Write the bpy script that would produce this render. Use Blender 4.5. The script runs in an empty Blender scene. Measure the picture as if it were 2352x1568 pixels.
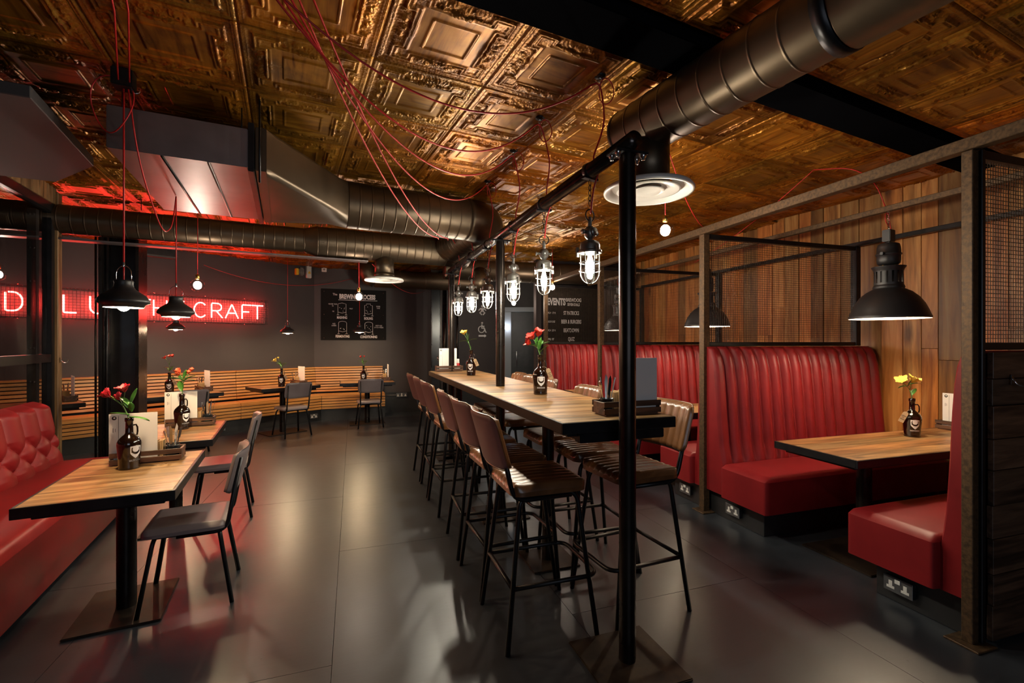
import bpy, bmesh, math, random
from mathutils import Vector, Matrix
rnd = random.Random(7)
sc = bpy.context.scene
PI = math.pi
# ------------------------------------------------------------------ camera
F = 1064.0          # focal length in pixels of the 2352 px wide frame
H = 1.46            # eye height
cam = bpy.data.cameras.new('camera'); cam.sensor_width = 36.0; cam.lens = F/2352*36.0
cam.clip_start = 0.02; cam.clip_end = 60
camo = bpy.data.objects.new('camera', cam); sc.collection.objects.link(camo)
camo.location = (0, 0, H); camo.rotation_euler = (PI/2, 0, 0); sc.camera = camo
# ------------------------------------------------------------------ world, exposure
w = bpy.data.worlds.new('world'); sc.world = w; w.use_nodes = True
w.node_tree.nodes['Background'].inputs[0].default_value = (0.55, 0.55, 0.7, 1)
w.node_tree.nodes['Background'].inputs[1].default_value = 0.0
sc.view_settings.view_transform = 'Standard'; sc.view_settings.look = 'None'
sc.view_settings.gamma = 1.0; sc.view_settings.use_curve_mapping = False
sc.view_settings.exposure = 0.62
try:
    sc.cycles.use_denoising = True
    sc.cycles.sample_clamp_indirect = 6.0
    sc.cycles.max_bounces = 8; sc.cycles.transparent_max_bounces = 24
    sc.cycles.caustics_reflective = False; sc.cycles.caustics_refractive = False
except Exception: pass
# cool light from the front of the room, behind the camera: it falls on the faces turned to the camera (menu, post, end screen)
_al = bpy.data.lights.new('window_front_offscreen', 'AREA'); _al.shape = 'RECTANGLE'; _al.size = 2.4; _al.size_y = 1.4
_al.energy = 12.0; _al.color = (.78,.87,1.0)
_ao = bpy.data.objects.new('window_front_offscreen', _al); sc.collection.objects.link(_ao)
_ao.location = (1.0, -1.93, 1.7); _ao.rotation_euler = (PI/2, 0, 0)
# light levels of the lamps the room has (watts-like emission strengths)
E_CAGE, E_PEND, E_DOME, E_GLOBE, E_NEON = 800.0, 760.0, 520.0, 180.0, 60.0

def px(x, y, z):
    """point at height z seen at photo pixel (x, y)"""
    Y = F*(H-z)/(y-784.0); return Vector(((x-1176.0)/F*Y, Y, z))
def py_z(y, Y): return H + (784.0-y)*Y/F

class Frame:
    def __init__(s, deg, ox=0.0, oy=0.0):
        s.t = math.radians(deg); s.cs = math.cos(s.t); s.sn = math.sin(s.t); s.ox = ox; s.oy = oy
    def __call__(s, c, d, z=0.0):
        return Vector((s.ox + c*s.cs - d*s.sn, s.oy + c*s.sn + d*s.cs, z))
    def inv(s, p):
        x = p[0]-s.ox; y = p[1]-s.oy
        return (x*s.cs + y*s.sn, -x*s.sn + y*s.cs)
G = Frame(26.1)       # ceiling grid, left tables, ducts
BO = Frame(17.6)      # booths and plank wall
BA = Frame(18.94)     # bar table and lamp rail
NW = Frame(50.6, -3.835, 8.98)   # sign wall: x along the wall (corner at 0), y out of the room
BW = Frame(21.1, -3.835, 8.98)   # chalkboard wall, same corner

# ------------------------------------------------------------------ mesh builder
class MB:
    def __init__(s): s.v = []; s.f = []; s.sm = []
    def add(s, vs, fs, M=None, smooth=False):
        b = len(s.v)
        for p in vs: s.v.append(tuple(M @ Vector(p)) if M is not None else tuple(p))
        for f in fs: s.f.append(tuple(b+i for i in f)); s.sm.append(smooth)
        return s
    def box(s, x0, x1, y0, y1, z0, z1, M=None):
        vs = [(x,y,z) for z in (z0,z1) for y in (y0,y1) for x in (x0,x1)]
        return s.add(vs, [(0,2,3,1),(4,5,7,6),(0,1,5,4),(2,6,7,3),(0,4,6,2),(1,3,7,5)], M)
    def prism(s, poly, z0, z1, M=None):
        n = len(poly); vs = [(x,y,z0) for x,y in poly] + [(x,y,z1) for x,y in poly]
        fs = [tuple(range(n-1,-1,-1)), tuple(range(n,2*n))] + [(i,(i+1)%n,n+(i+1)%n,n+i) for i in range(n)]
        return s.add(vs, fs, M)
    def lathe(s, prof, n=24, M=None, smooth=True, a0=0.0, cap=False):
        vs = []; fs = []; idx = []
        for r, z in prof:
            if r < 1e-6: idx.append([len(vs)]*n); vs.append((0,0,z))
            else:
                idx.append(list(range(len(vs), len(vs)+n)))
                vs += [(r*math.cos(a0+2*PI*k/n), r*math.sin(a0+2*PI*k/n), z) for k in range(n)]
        for a, b in zip(idx, idx[1:]):
            for k in range(n):
                q = [a[k], a[(k+1)%n], b[(k+1)%n], b[k]]; u = []
                for i in q:
                    if i not in u: u.append(i)
                if len(u) > 2: fs.append(tuple(u))
        if cap:
            if prof[0][0] > 1e-6: fs.append(tuple(reversed(idx[0])))
            if prof[-1][0] > 1e-6: fs.append(tuple(idx[-1]))
        return s.add(vs, fs, M, smooth)
    def tube(s, pts, r, n=8, closed=False, M=None, smooth=True, cap=True, flat=None):
        P = [Vector(p) for p in pts]; m = len(P)
        T = []
        for i in range(m):
            if closed: t = P[(i+1)%m]-P[i-1]
            else: t = P[min(i+1,m-1)]-P[max(i-1,0)]
            T.append(t.normalized() if t.length > 1e-9 else Vector((0,0,1)))
        up = Vector((0,0,1)) if abs(T[0].z) < 0.9 else Vector((1,0,0))
        N = (up - T[0]*up.dot(T[0])).normalized(); vs = []; fs = []
        for i in range(m):
            if i: N = (N - T[i]*N.dot(T[i])).normalized()
            Bn = T[i].cross(N); ri = r[i] if isinstance(r, (list, tuple)) else r
            for k in range(n):
                a = 2*PI*k/n + (PI/4 if n == 4 else 0)
                vs.append(P[i] + N*(math.cos(a)*ri) + Bn*(math.sin(a)*ri*(flat or 1)))
        for i in range(m if closed else m-1):
            j = (i+1) % m
            for k in range(n): fs.append((i*n+k, i*n+(k+1)%n, j*n+(k+1)%n, j*n+k))
        if cap and not closed: fs += [tuple(range(n-1,-1,-1)), tuple((m-1)*n+k for k in range(n))]
        return s.add(vs, fs, M, smooth)
    def surf(s, fn, nu, nv, M=None, smooth=True, closeu=False):
        vs = [fn(i/nu, j/nv) for j in range(nv+1) for i in range(nu + (0 if closeu else 1))]
        w_ = nu if closeu else nu+1; fs = []
        for j in range(nv):
            for i in range(nu):
                i2 = (i+1) % w_; fs.append((j*w_+i, j*w_+i2, (j+1)*w_+i2, (j+1)*w_+i))
        return s.add(vs, fs, M, smooth)
    def sphere(s, c, r, n=12, m=8, M=None, sz=1.0):
        prof = [(r*math.sin(PI*k/m), c[2]-r*sz*math.cos(PI*k/m)) for k in range(m+1)]
        prof[0] = (0, c[2]-r*sz); prof[-1] = (0, c[2]+r*sz)
        T = Matrix.Translation((c[0], c[1], 0))
        return s.lathe(prof, n, (M @ T) if M is not None else T)
    def mesh(s, name, mat, bevel=0.0, seg=2, ang=35):
        me = bpy.data.meshes.new(name); me.from_pydata(s.v, [], s.f)
        me.polygons.foreach_set('use_smooth', s.sm); me.validate(); 
        bm = bmesh.new(); bm.from_mesh(me)
        bmesh.ops.recalc_face_normals(bm, faces=bm.faces)
        if bevel > 0:
            ed = [e for e in bm.edges if len(e.link_faces) == 2 and e.calc_face_angle(0) > math.radians(ang)]
            if ed: bmesh.ops.bevel(bm, geom=ed, offset=bevel, segments=seg, affect='EDGES', clamp_overlap=True)
        bm.to_mesh(me); bm.free()
        if mat: me.materials.append(mat)
        return me
C = sc.collection
def link(name, data, parent=None, loc=None, rotz=0.0):
    o = bpy.data.objects.new(name, data); C.objects.link(o)
    if loc is not None: o.location = loc
    o.rotation_euler = (0, 0, rotz)
    if parent is not None: o.parent = parent
    return o
def part(name, mb, mat, parent=None, bevel=0.0, seg=2, loc=None, rotz=0.0, stuff=False, label=None, ang=35):
    me = mb.mesh(name, mat, bevel, seg, ang) if isinstance(mb, MB) else mb
    o = link(name, me, parent, loc, rotz)
    if stuff: o['kind'] = 'stuff'
    if label: o['label'] = label
    return o
def tag(o, label, cat, group=None):
    o['label'] = label; o['category'] = cat
    if group: o['group'] = group
    return o
def thing(name, label, cat, loc=(0,0,0), rotz=0.0, group=None):
    return tag(link(name, None, None, loc, rotz), label, cat, group)
def struct(name, mb, mat, loc=None, rotz=0.0, bevel=0.0):
    o = part(name, mb, mat, None, bevel, 2, loc, rotz) if mb is not None else link(name, None, None, loc, rotz)
    o['kind'] = 'structure'; return o
def dup(root, loc, rotz=0.0, label=None, group=None, scale=None):
    def cp(o, par):
        c = o.copy(); C.objects.link(c); c.parent = par
        for ch in o.children: cp(ch, c)
        return c
    r = cp(root, None); r.location = loc; r.rotation_euler = (0, 0, rotz)
    if scale: r.scale = (scale, scale, scale)
    if label: r['label'] = label
    if group: r['group'] = group
    return r
def arc(c, r, a0, a1, n, plane='xz'):
    out = []
    for k in range(n+1):
        a = a0+(a1-a0)*k/n; u = r*math.cos(a); v = r*math.sin(a)
        out.append((c[0]+u, c[1], c[2]+v) if plane == 'xz' else (c[0]+u, c[1]+v, c[2]) if plane == 'xy' else (c[0], c[1]+u, c[2]+v))
    return out
def rnd_path(pts, r, n=5):
    """polyline with rounded corners"""
    P = [Vector(p) for p in pts]; out = [P[0]]
    for a, b, c in zip(P, P[1:], P[2:]):
        d1 = (a-b); d2 = (c-b); l = min(r, d1.length*.49, d2.length*.49)
        p0 = b+d1.normalized()*l; p1 = b+d2.normalized()*l
        for k in range(n+1):
            t = k/n; out.append(p0*(1-t)**2 + b*2*t*(1-t) + p1*t*t)
    out.append(P[-1]); return out
def text_mesh(s, size, mat, depth=0.001, xs=1.0, align='CENTER', bold=0.0):
    cu = bpy.data.curves.new('lettering', 'FONT'); cu.body = s; cu.size = size; cu.extrude = depth
    cu.align_x = align; cu.align_y = 'CENTER'; cu.resolution_u = 3; cu.offset = bold
    ob = bpy.data.objects.new('t', cu); C.objects.link(ob)
    bpy.context.view_layer.update()
    me = bpy.data.meshes.new_from_object(ob.evaluated_get(bpy.context.evaluated_depsgraph_get()))
    bpy.data.objects.remove(ob); bpy.data.curves.remove(cu)
    R = Matrix.Rotation(PI/2, 4, 'X') @ Matrix.Diagonal((xs, 1, 1, 1))   # upright, reads from -Y
    me.transform(R); me.materials.clear(); me.materials.append(mat); return me

# ------------------------------------------------------------------ materials
def mat(name, col=(.5,.5,.5), rough=.5, metal=0.0, coat=0.0, emis=None, es=0.0, trans=0.0, spec=.5, alpha=1.0):
    m = bpy.data.materials.new(name); m.use_nodes = True; b = m.node_tree.nodes['Principled BSDF']
    b.inputs['Base Color'].default_value = (*col, 1); b.inputs['Roughness'].default_value = rough
    b.inputs['Metallic'].default_value = metal; b.inputs['Coat Weight'].default_value = coat
    b.inputs['Coat Roughness'].default_value = .15; b.inputs['Specular IOR Level'].default_value = spec
    b.inputs['Transmission Weight'].default_value = trans
    if emis: b.inputs['Emission Color'].default_value = (*emis, 1); b.inputs['Emission Strength'].default_value = es
    return m
def nn(m, t, **kw):
    n = m.node_tree.nodes.new(t)
    for k, v in kw.items():
        if hasattr(n, k): setattr(n, k, v)
        else: n.inputs[k].default_value = v
    return n
def lk(m, a, b): m.node_tree.links.new(a, b)
def bsdf(m): return m.node_tree.nodes['Principled BSDF']
def ramp(m, fac, stops):
    r = nn(m, 'ShaderNodeValToRGB'); e = r.color_ramp.elements
    while len(e) < len(stops): e.new(.5)
    for q, (p, c) in zip(e, stops): q.position = p; q.color = (*c, 1)
    lk(m, fac, r.inputs[0]); return r.outputs[0]
def coords(m, scale=(1,1,1), shift=True, kind='Object'):
    tc = nn(m, 'ShaderNodeTexCoord'); mp = nn(m, 'ShaderNodeMapping'); mp.inputs['Scale'].default_value = scale
    if shift:
        oi = nn(m, 'ShaderNodeObjectInfo'); mu = nn(m, 'ShaderNodeVectorMath', operation='SCALE')
        cb_ = nn(m, 'ShaderNodeCombineXYZ')
        for k in range(3): lk(m, oi.outputs['Random'], cb_.inputs[k])
        lk(m, cb_.outputs[0], mu.inputs[0]); mu.inputs['Scale'].default_value = 37.0
        ad = nn(m, 'ShaderNodeVectorMath', operation='ADD')
        lk(m, tc.outputs[kind], ad.inputs[0]); lk(m, mu.outputs[0], ad.inputs[1]); lk(m, ad.outputs[0], mp.inputs[0])
    else: lk(m, tc.outputs[kind], mp.inputs[0])
    return mp.outputs[0]
def noise(m, vec, scale, detail=4.0, dist=0.0, rough=.55):
    n = nn(m, 'ShaderNodeTexNoise'); n.inputs['Scale'].default_value = scale; n.inputs['Detail'].default_value = detail
    n.inputs['Distortion'].default_value = dist; n.inputs['Roughness'].default_value = rough
    lk(m, vec, n.inputs['Vector']); return n.outputs['Fac']
def bump(m, fac, strength=.2, dist=.01):
    b = nn(m, 'ShaderNodeBump'); b.inputs['Strength'].default_value = strength; b.inputs['Distance'].default_value = dist
    lk(m, fac, b.inputs['Height']); lk(m, b.outputs[0], bsdf(m).inputs['Normal']); return b
def mix(m, a, b, fac, mode='MIX'):
    x = nn(m, 'ShaderNodeMix', data_type='RGBA', blend_type=mode)
    if isinstance(fac, float): x.inputs[0].default_value = fac
    else: lk(m, fac, x.inputs[0])
    for s_, v in ((6, a), (7, b)):
        if isinstance(v, tuple): x.inputs[s_].default_value = (*v, 1)
        else: lk(m, v, x.inputs[s_])
    return x.outputs[2]
def wood(name, dark, mid, light, axis=0, rough=.5, gs=1.0, knots=True, tint=.35, st=.75):
    """grain runs along the object's own axis"""
    m = mat(name, mid, rough); s_ = [14*gs, 14*gs, 14*gs]; s_[axis] = 1.1*gs
    v = coords(m, tuple(s_)); n1 = noise(m, v, 1.6, 7.0, 1.2, .62)
    v2 = coords(m, tuple(x*.35 for x in s_)); n2 = noise(m, v2, 1.3, 4.0, 2.0)
    base = ramp(m, n1, [(.28, dark), (.5, mid), (.72, light)])
    stain = ramp(m, n2, [(.36, tuple(c*.45 for c in dark)), (.52, (1,1,1))])
    colr = mix(m, base, stain, st, 'MULTIPLY')
    oi = nn(m, 'ShaderNodeObjectInfo')
    tn = ramp(m, oi.outputs['Random'], [(0.0, (1-tint, 1-tint, 1-tint)), (.5, (1,.95,.9)), (1.0, (1, 1-tint*.5, 1-tint*.8))])
    colr = mix(m, colr, tn, 1.0, 'MULTIPLY')
    if knots:
        vk = coords(m, tuple(6*gs if i != axis else 2.2*gs for i in range(3)))
        vo = nn(m, 'ShaderNodeTexVoronoi'); vo.inputs['Scale'].default_value = 1.0; lk(m, vk, vo.inputs['Vector'])
        kn = ramp(m, vo.outputs['Distance'], [(.05, (.12,.09,.07)), (.16, (1,1,1))])
        colr = mix(m, colr, kn, .8, 'MULTIPLY')
    lk(m, colr, bsdf(m).inputs['Base Color'])
    bump(m, n1, .25, .004); return m
def scuffed(name, c0, c1, rough=.4, metal=0.0, scale=6.0, r1=None, bs=.0, coat=0.0):
    m = mat(name, c0, rough, metal, coat); v = coords(m); n = noise(m, v, scale, 6.0, .4)
    lk(m, ramp(m, n, [(.35, c0), (.65, c1)]), bsdf(m).inputs['Base Color'])
    if r1 is not None:
        mr = nn(m, 'ShaderNodeMapRange'); mr.inputs['To Min'].default_value = rough; mr.inputs['To Max'].default_value = r1
        lk(m, n, mr.inputs['Value']); lk(m, mr.outputs[0], bsdf(m).inputs['Roughness'])
    if bs: bump(m, n, bs, .004)
    return m
def emit(name, col, strength):
    return mat(name, (.8,.8,.8), .5, emis=col, es=strength)
def thin_glass(name, tint=(1,1,1), refl=.04):
    m = bpy.data.materials.new(name); m.use_nodes = True; nt = m.node_tree; nt.nodes.remove(bsdf(m))
    tr = nn(m, 'ShaderNodeBsdfTransparent'); tr.inputs[0].default_value = (*tint, 1)
    gl = nn(m, 'ShaderNodeBsdfGlossy'); gl.inputs['Roughness'].default_value = .03
    lw = nn(m, 'ShaderNodeLayerWeight'); lw.inputs[0].default_value = .5
    pw = nn(m, 'ShaderNodeMath', operation='POWER'); lk(m, lw.outputs['Facing'], pw.inputs[0]); pw.inputs[1].default_value = 5.0
    fr = nn(m, 'ShaderNodeMath', operation='MULTIPLY_ADD'); lk(m, pw.outputs[0], fr.inputs[0]); fr.inputs[1].default_value = .9; fr.inputs[2].default_value = refl
    mx = nn(m, 'ShaderNodeMixShader'); lk(m, fr.outputs[0], mx.inputs[0]); lk(m, tr.outputs[0], mx.inputs[1]); lk(m, gl.outputs[0], mx.inputs[2])
    lk(m, mx.outputs[0], nt.nodes['Material Output'].inputs[0]); return m

M = {}
M['black'] = scuffed('black_steel', (.012,.012,.014), (.022,.021,.023), .28, .6, 9, .45)
M['blackwall'] = scuffed('dark_paint', (.036,.027,.028), (.045,.034,.034), .55, 0, 1.5)
M['plinth'] = scuffed('black_board', (.010,.010,.011), (.016,.016,.017), .5, 0, 3)
M['rust'] = scuffed('rusty_steel', (.055,.032,.016), (.125,.070,.032), .45, .5, 60, .65, .15)
M['pipe'] = scuffed('dark_pipe', (.018,.015,.014), (.035,.028,.024), .22, .8, 5, .34)
M['railpipe'] = scuffed('lamplit_steel_pipe', (.07,.058,.054), (.13,.11,.10), .2, .95, 5, .32)  # brighter copy of the post metal; the lamps' highlight is put into its colour
M['duct'] = scuffed('bronze_duct', (.075,.056,.038), (.15,.111,.075), .32, .85, 1.3, .48)
M['galv'] = scuffed('galvanised_sheet', (.20,.17,.17), (.30,.26,.26), .34, .9, 2.0, .5)
M['white'] = mat('white_enamel', (.72,.70,.66), .3)
M['paper'] = mat('paper', (.78,.74,.70), .7)
M['ink'] = mat('black_ink', (.01,.01,.01), .6)
M['chalk'] = mat('chalk_white', (.88,.82,.82), .7)
M['print'] = mat('white_print', (.82,.80,.80), .6)
M['red'] = scuffed('red_leather', (.18,.008,.010), (.225,.010,.012), .42, 0, 4, .50, .04, .0); bsdf(M['red']).inputs['Specular IOR Level'].default_value = .32
M['redtuft'] = scuffed('red_tufted_leather', (.18,.008,.010), (.225,.010,.012), .38, 0, 5, .46, .05, .0); bsdf(M['redtuft']).inputs['Specular IOR Level'].default_value = .35
M['tan'] = scuffed('brown_leather', (.085,.033,.011), (.165,.068,.023), .25, 0, 7, .35, .08, .2)
M['burg'] = scuffed('burgundy_vinyl', (.13,.055,.058), (.16,.07,.072), .4, 0, 3)
M['grey'] = scuffed('grey_vinyl', (.15,.12,.125), (.19,.155,.16), .3, 0, 3, .42)
M['bottle'] = mat('amber_glass', (.008,.0026,.0012), .05, 0, .6, trans=.10)
M['kraft'] = scuffed('kraft_card', (.42,.27,.15), (.52,.35,.2), .7, 0, 30)
M['string'] = mat('string', (.5,.4,.3), .8)
M['redcord'] = mat('red_flex', (.55,.02,.02), .45)
M['chrome'] = mat('chrome', (.75,.75,.75), .12, 1.0)
M['brass'] = mat('brass', (.7,.45,.12), .25, 1.0)
M['cast'] = scuffed('cast_metal', (.20,.20,.19), (.30,.29,.27), .35, .8, 20)
M['castdark'] = scuffed('dark_cast_metal', (.035,.032,.035), (.06,.055,.06), .35, .7, 20)
M['dome'] = scuffed('black_enamel', (.014,.013,.014), (.022,.020,.021), .42, 0, 4)
M['glass'] = thin_glass('clear_glass', (.97,.98,.97))
M['winglass'] = thin_glass('window_glass', (.80,.78,.78))
M['bulb'] = emit('lit_bulb', (1.0,.90,.72), E_CAGE)
M['pbulb'] = emit('lit_warm_bulb', (1.0,.72,.42), E_PEND)
M['dbulb'] = emit('lit_dome_bulb', (1.0,.80,.55), E_DOME)
M['gbulb'] = emit('lit_globe_filament', (1.0,.82,.66), E_GLOBE)
M['neon'] = emit('neon_tube', (1.0,.045,.035), E_NEON)
M['signgrey'] = mat('grey_sign_metal', (.09,.09,.09), .5)
M['greypaint'] = mat('dark_grey_paint', (.05,.05,.052), .4)
M['petalred'] = mat('red_petal', (.62,.03,.02), .5)
M['petaldark'] = mat('crimson_petal', (.45,.008,.02), .5)
M['petalyel'] = mat('yellow_petal', (.85,.62,.12), .5)
M['petalora'] = mat('orange_petal', (.75,.14,.06), .5)
M['leaf'] = scuffed('green_leaf', (.035,.13,.02), (.08,.25,.03), .4, 0, 30)
M['stem'] = mat('green_stem', (.10,.22,.05), .5)
M['napkin'] = mat('kraft_napkin', (.42,.26,.11), .8)
M['steel'] = mat('cutlery_steel', (.6,.6,.6), .18, 1.0)
M['jar'] = mat('dark_enamel_jar', (.012,.018,.022), .2, 0, .3)
M['teal'] = mat('teal_enamel', (.02,.28,.24), .25)
M['ketchup'] = mat('ketchup_red', (.42,.008,.008), .25)
M['cream'] = mat('cream_label', (.80,.76,.66), .5)
M['mustard'] = mat('mustard_sauce', (.65,.32,.03), .3)
M['blue'] = mat('blue_card', (.12,.25,.42), .6)
M['yellow'] = mat('yellow_print', (.8,.5,.03), .5)
M['doorgrey'] = mat('grey_frame_paint', (.30,.31,.34), .4)
M['bulkhead'] = mat('grey_ceiling_unit', (.055,.053,.058), .6)
M['wtop'] = wood('worn_table_wood', (.14,.065,.022), (.44,.25,.10), (.66,.42,.19), 0, .38, 1.0, True, .45, .65)
M['wwall'] = wood('reclaimed_plank', (.20,.065,.014), (.54,.24,.062), (.76,.44,.16), 2, .42, .5, True, .62, .42)
M['wpart'] = wood('dark_plank', (.045,.026,.018), (.12,.066,.042), (.20,.115,.07), 0, .5)  # darker wood tone for the planks of the end screen
M['wbench'] = wood('oak_slat', (.44,.20,.05), (.60,.29,.085), (.70,.37,.12), 0, .33, .6, False, .15, .25)
M['wpost'] = wood('weathered_post', (.13,.075,.03), (.25,.15,.065), (.34,.21,.10), 2, .55)
M['crate'] = wood('dark_crate_wood', (.055,.025,.013), (.12,.055,.028), (.18,.09,.045), 0, .55, 1.5, False)

def ceiling_mat():
    m = mat('pressed_tin', (.2,.1,.03), .3, .62)
    v = coords(m, (1,1,1)); n1 = noise(m, v, 2.2, 5.0, .8); 
    vs = coords(m, (2.5,22,5)); n2 = noise(m, vs, 1.2, 6.0, .9)
    oi = nn(m, 'ShaderNodeObjectInfo')
    c = ramp(m, n2, [(.26, (.16,.048,.006)), (.5, (.50,.205,.022)), (.76, (.66,.32,.045))])
    t = ramp(m, oi.outputs['Random'], [(0, (.62,.68,.66)), (.2, (.95,1.0,.95)), (.45, (1,.92,.72)), (.68, (1.0,.78,.55)), (.86, (.70,.84,.86)), (1, (.5,.44,.46))])
    c = mix(m, c, t, 1.0, 'MULTIPLY')
    d = ramp(m, n1, [(.34, (.30,.27,.25)), (.56, (1,1,1))]); c = mix(m, c, d, .8, 'MULTIPLY')
    lk(m, c, bsdf(m).inputs['Base Color'])
    mr = nn(m, 'ShaderNodeMapRange'); mr.inputs['To Min'].default_value = .20; mr.inputs['To Max'].default_value = .44
    lk(m, n1, mr.inputs['Value']); lk(m, mr.outputs[0], bsdf(m).inputs['Roughness'])
    vh = coords(m, (1,1,1), False); vo = nn(m, 'ShaderNodeTexVoronoi'); vo.inputs['Scale'].default_value = 70; lk(m, vh, vo.inputs['Vector'])
    sx = nn(m, 'ShaderNodeSeparateXYZ'); lk(m, vh, sx.inputs[0]); ab = []
    for k in range(2):
        q = nn(m, 'ShaderNodeMath', operation='ABSOLUTE'); lk(m, sx.outputs[k], q.inputs[0]); ab.append(q.outputs[0])
    mxn = nn(m, 'ShaderNodeMath', operation='MAXIMUM'); lk(m, ab[0], mxn.inputs[0]); lk(m, ab[1], mxn.inputs[1])
    gt = nn(m, 'ShaderNodeMath', operation='GREATER_THAN'); lk(m, mxn.outputs[0], gt.inputs[0]); gt.inputs[1].default_value = .185
    hm = nn(m, 'ShaderNodeMath', operation='MULTIPLY'); lk(m, vo.outputs['Distance'], hm.inputs[0]); lk(m, gt.outputs[0], hm.inputs[1])
    bump(m, hm.outputs[0], .45, .004); return m
M['tin'] = ceiling_mat()
def floor_mat():
    m = mat('painted_floor', (.07,.065,.065), .4, 0, .5, spec=.7); bsdf(m).inputs['Coat Roughness'].default_value = .30
    v = coords(m, (1,1,1)); n1 = noise(m, v, 1.6, 6.0, .5)
    vs = coords(m, (5,40,5)); n2 = noise(m, vs, 1.5, 6.0, .6)
    c = ramp(m, n1, [(.3, (.021,.025,.032)), (.7, (.039,.045,.055))])
    c = mix(m, c, ramp(m, n2, [(.3, (.72,.72,.72)), (.6, (1,1,1))]), .7, 'MULTIPLY')
    # nail heads: dark pinpricks
    vo = nn(m, 'ShaderNodeTexVoronoi'); vo.inputs['Scale'].default_value = 5.0; lk(m, v, vo.inputs['Vector'])
    c = mix(m, c, ramp(m, vo.outputs['Distance'], [(.022, (.1,.1,.1)), (.03, (1,1,1))]), 1.0, 'MULTIPLY')
    lk(m, c, bsdf(m).inputs['Base Color'])
    mr = nn(m, 'ShaderNodeMapRange'); mr.inputs['To Min'].default_value = .30; mr.inputs['To Max'].default_value = .46
    lk(m, n2, mr.inputs['Value']); lk(m, mr.outputs[0], bsdf(m).inputs['Roughness'])
    bump(m, n2, .12, .003); return m
M['floor'] = floor_mat()
# ================================================================== THE SETTING
ZC = 2.90
M['beam'] = mat('black_beam_paint', (.004,.004,.005), 1.0, spec=.0)
# ---- floor: painted boards laid on a slab
floor = struct('floor', MB().box(-9, 8, -3, 14, -.12, -.020), M['plinth'])
PW, PL = 1.2, 2.4
def panel_mesh(l):
    return MB().box(-PW/2+.0012, PW/2-.0012, -l/2+.0012, l/2-.0012, -.020, 0).mesh('floor_panel', M['floor'])
pm = panel_mesh(PL)
for i in range(-6, 6):
    for j in range(-3, 6):
        c = -.09 + PW*(i+.5); d = 3.44 + PL*(j+.5) - (1.2 if i % 2 else 0)
        p = BA(c, d)
        if -7.5 < p.x < 6 and -2.2 < p.y < 12.2: part('floor_panel', pm, None, floor, loc=p, rotz=BA.t)
# ---- walls
def wall(name, fr, x0, x1, y0, y1, z0=0, z1=2.98, m='blackwall'):
    return struct(name, MB().box(x0, x1, y0, y1, z0, z1), M[m], (fr.ox, fr.oy, 0), fr.t)
wall('wall_back_left', NW, -6.2, 0.0, 0, .15)
wall('wall_back', BW, 0.0, 3.86, 0, .15)
W0 = Frame(0)
wall('wall_far', W0, -.9, 5.0, 11.15, 11.3)
struct('wall_side_behind_bar', MB().box(0, .12, 0, .9, 0, 2.98), M['blackwall'], BW(3.74, 0), W0.t)
wall('wall_booth_end', BO, 2.86, 4.75, 7.62, 7.74)
wall('wall_front', W0, -8, 6, -2.1, -1.95)
wall('wall_left', W0, -8.3, -8.15, -2.1, 6)
wall('wall_front_right', W0, 5.2, 5.35, -2.1, 2.5)
# ---- plank wall behind the booths
wr = struct('wall_right', MB().box(4.78, 4.9, -1.6, 7.74, 0, 2.98), M['plinth'], (0,0,0), BO.t)
d = -1.5
while d < 7.6:
    wd = rnd.choice([.13,.15,.17,.19,.21,.23]); wd = min(wd, 7.62-d)
    if wd < .05: break
    cuts = [0, 2.95] if rnd.random() < .6 else [0, rnd.uniform(.9, 2.3), 2.95]
    for z0, z1 in zip(cuts, cuts[1:]):
        th = rnd.uniform(.022, .032)
        part('plank', MB().box(-th, .0, -wd/2+.0025, wd/2-.0025, -(z1-z0)/2+.001, (z1-z0)/2-.001), M['wwall'], wr, .002, 1, loc=(4.78, d+wd/2, (z0+z1)/2))
    d += wd
# ---- ceiling slab and pressed tin tiles
ceil = struct('ceiling', MB().box(-9, 8, -3, 14, ZC+.03, ZC+.13), M['plinth'])
TS = .6
def tile_height(u, v):
    """u, v in [-1,1]; positive = proud of the field (towards the room)"""
    a, b = abs(u), abs(v); mx_ = max(a, b); mn = min(a, b); h = 0.0
    g = lambda x, c, w_: math.exp(-((x-c)/w_)**2)
    h += .010*g(mx_, .965, .016) + .006*g(mx_, .915, .014)                  # bead along the joint
    # moulded frame: square with blocks standing out at the corners
    d1 = max(a, b)-.64; d2 = max(abs(a-.62), abs(b-.62))-.17; sd = min(d1, d2)
    h += .014*g(sd, .0, .024) + .007*g(sd, -.062, .016)
    if sd < -.05: h += .005
    h += .007*g(mx_, .36, .014)               # inner rectangle
    # leaf scrolls at the middle of each side and near the corners
    for cu, cv, sc_ in ((0, .73, 1), (.18, .77, .9), (-.18, .77, .9), (.09, .62, .7), (-.09, .62, .7), (.30,.70,.7), (-.30,.70,.7), (.38,.80,.5), (-.38,.80,.5)):
        for p, q in (((u), (v)), ((v), (u))):
            for sg in ((1,-1) if cu == .60 else (1,)):
                x = p - cu*(sg if cu == .60 else 1); y = abs(q) - cv
                if abs(x) < .2 and abs(y) < .2:
                    rr = math.hypot(x*1.0, y*1.35); an = math.atan2(y, x)
                    h += .020*sc_*math.exp(-(rr/.085)**2)*(.62+.38*math.cos(5*an+9*rr/.1))
    return min(h, .034)
NT = 100
def tile_fn(i, j):
    u = -1+2*i; v = -1+2*j; return (u*TS/2*.998, v*TS/2*.998, -tile_height(u, v))
tile_me = MB().surf(tile_fn, NT, NT).mesh('ceiling_tile', M['tin'])
nt_ = 0
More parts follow.
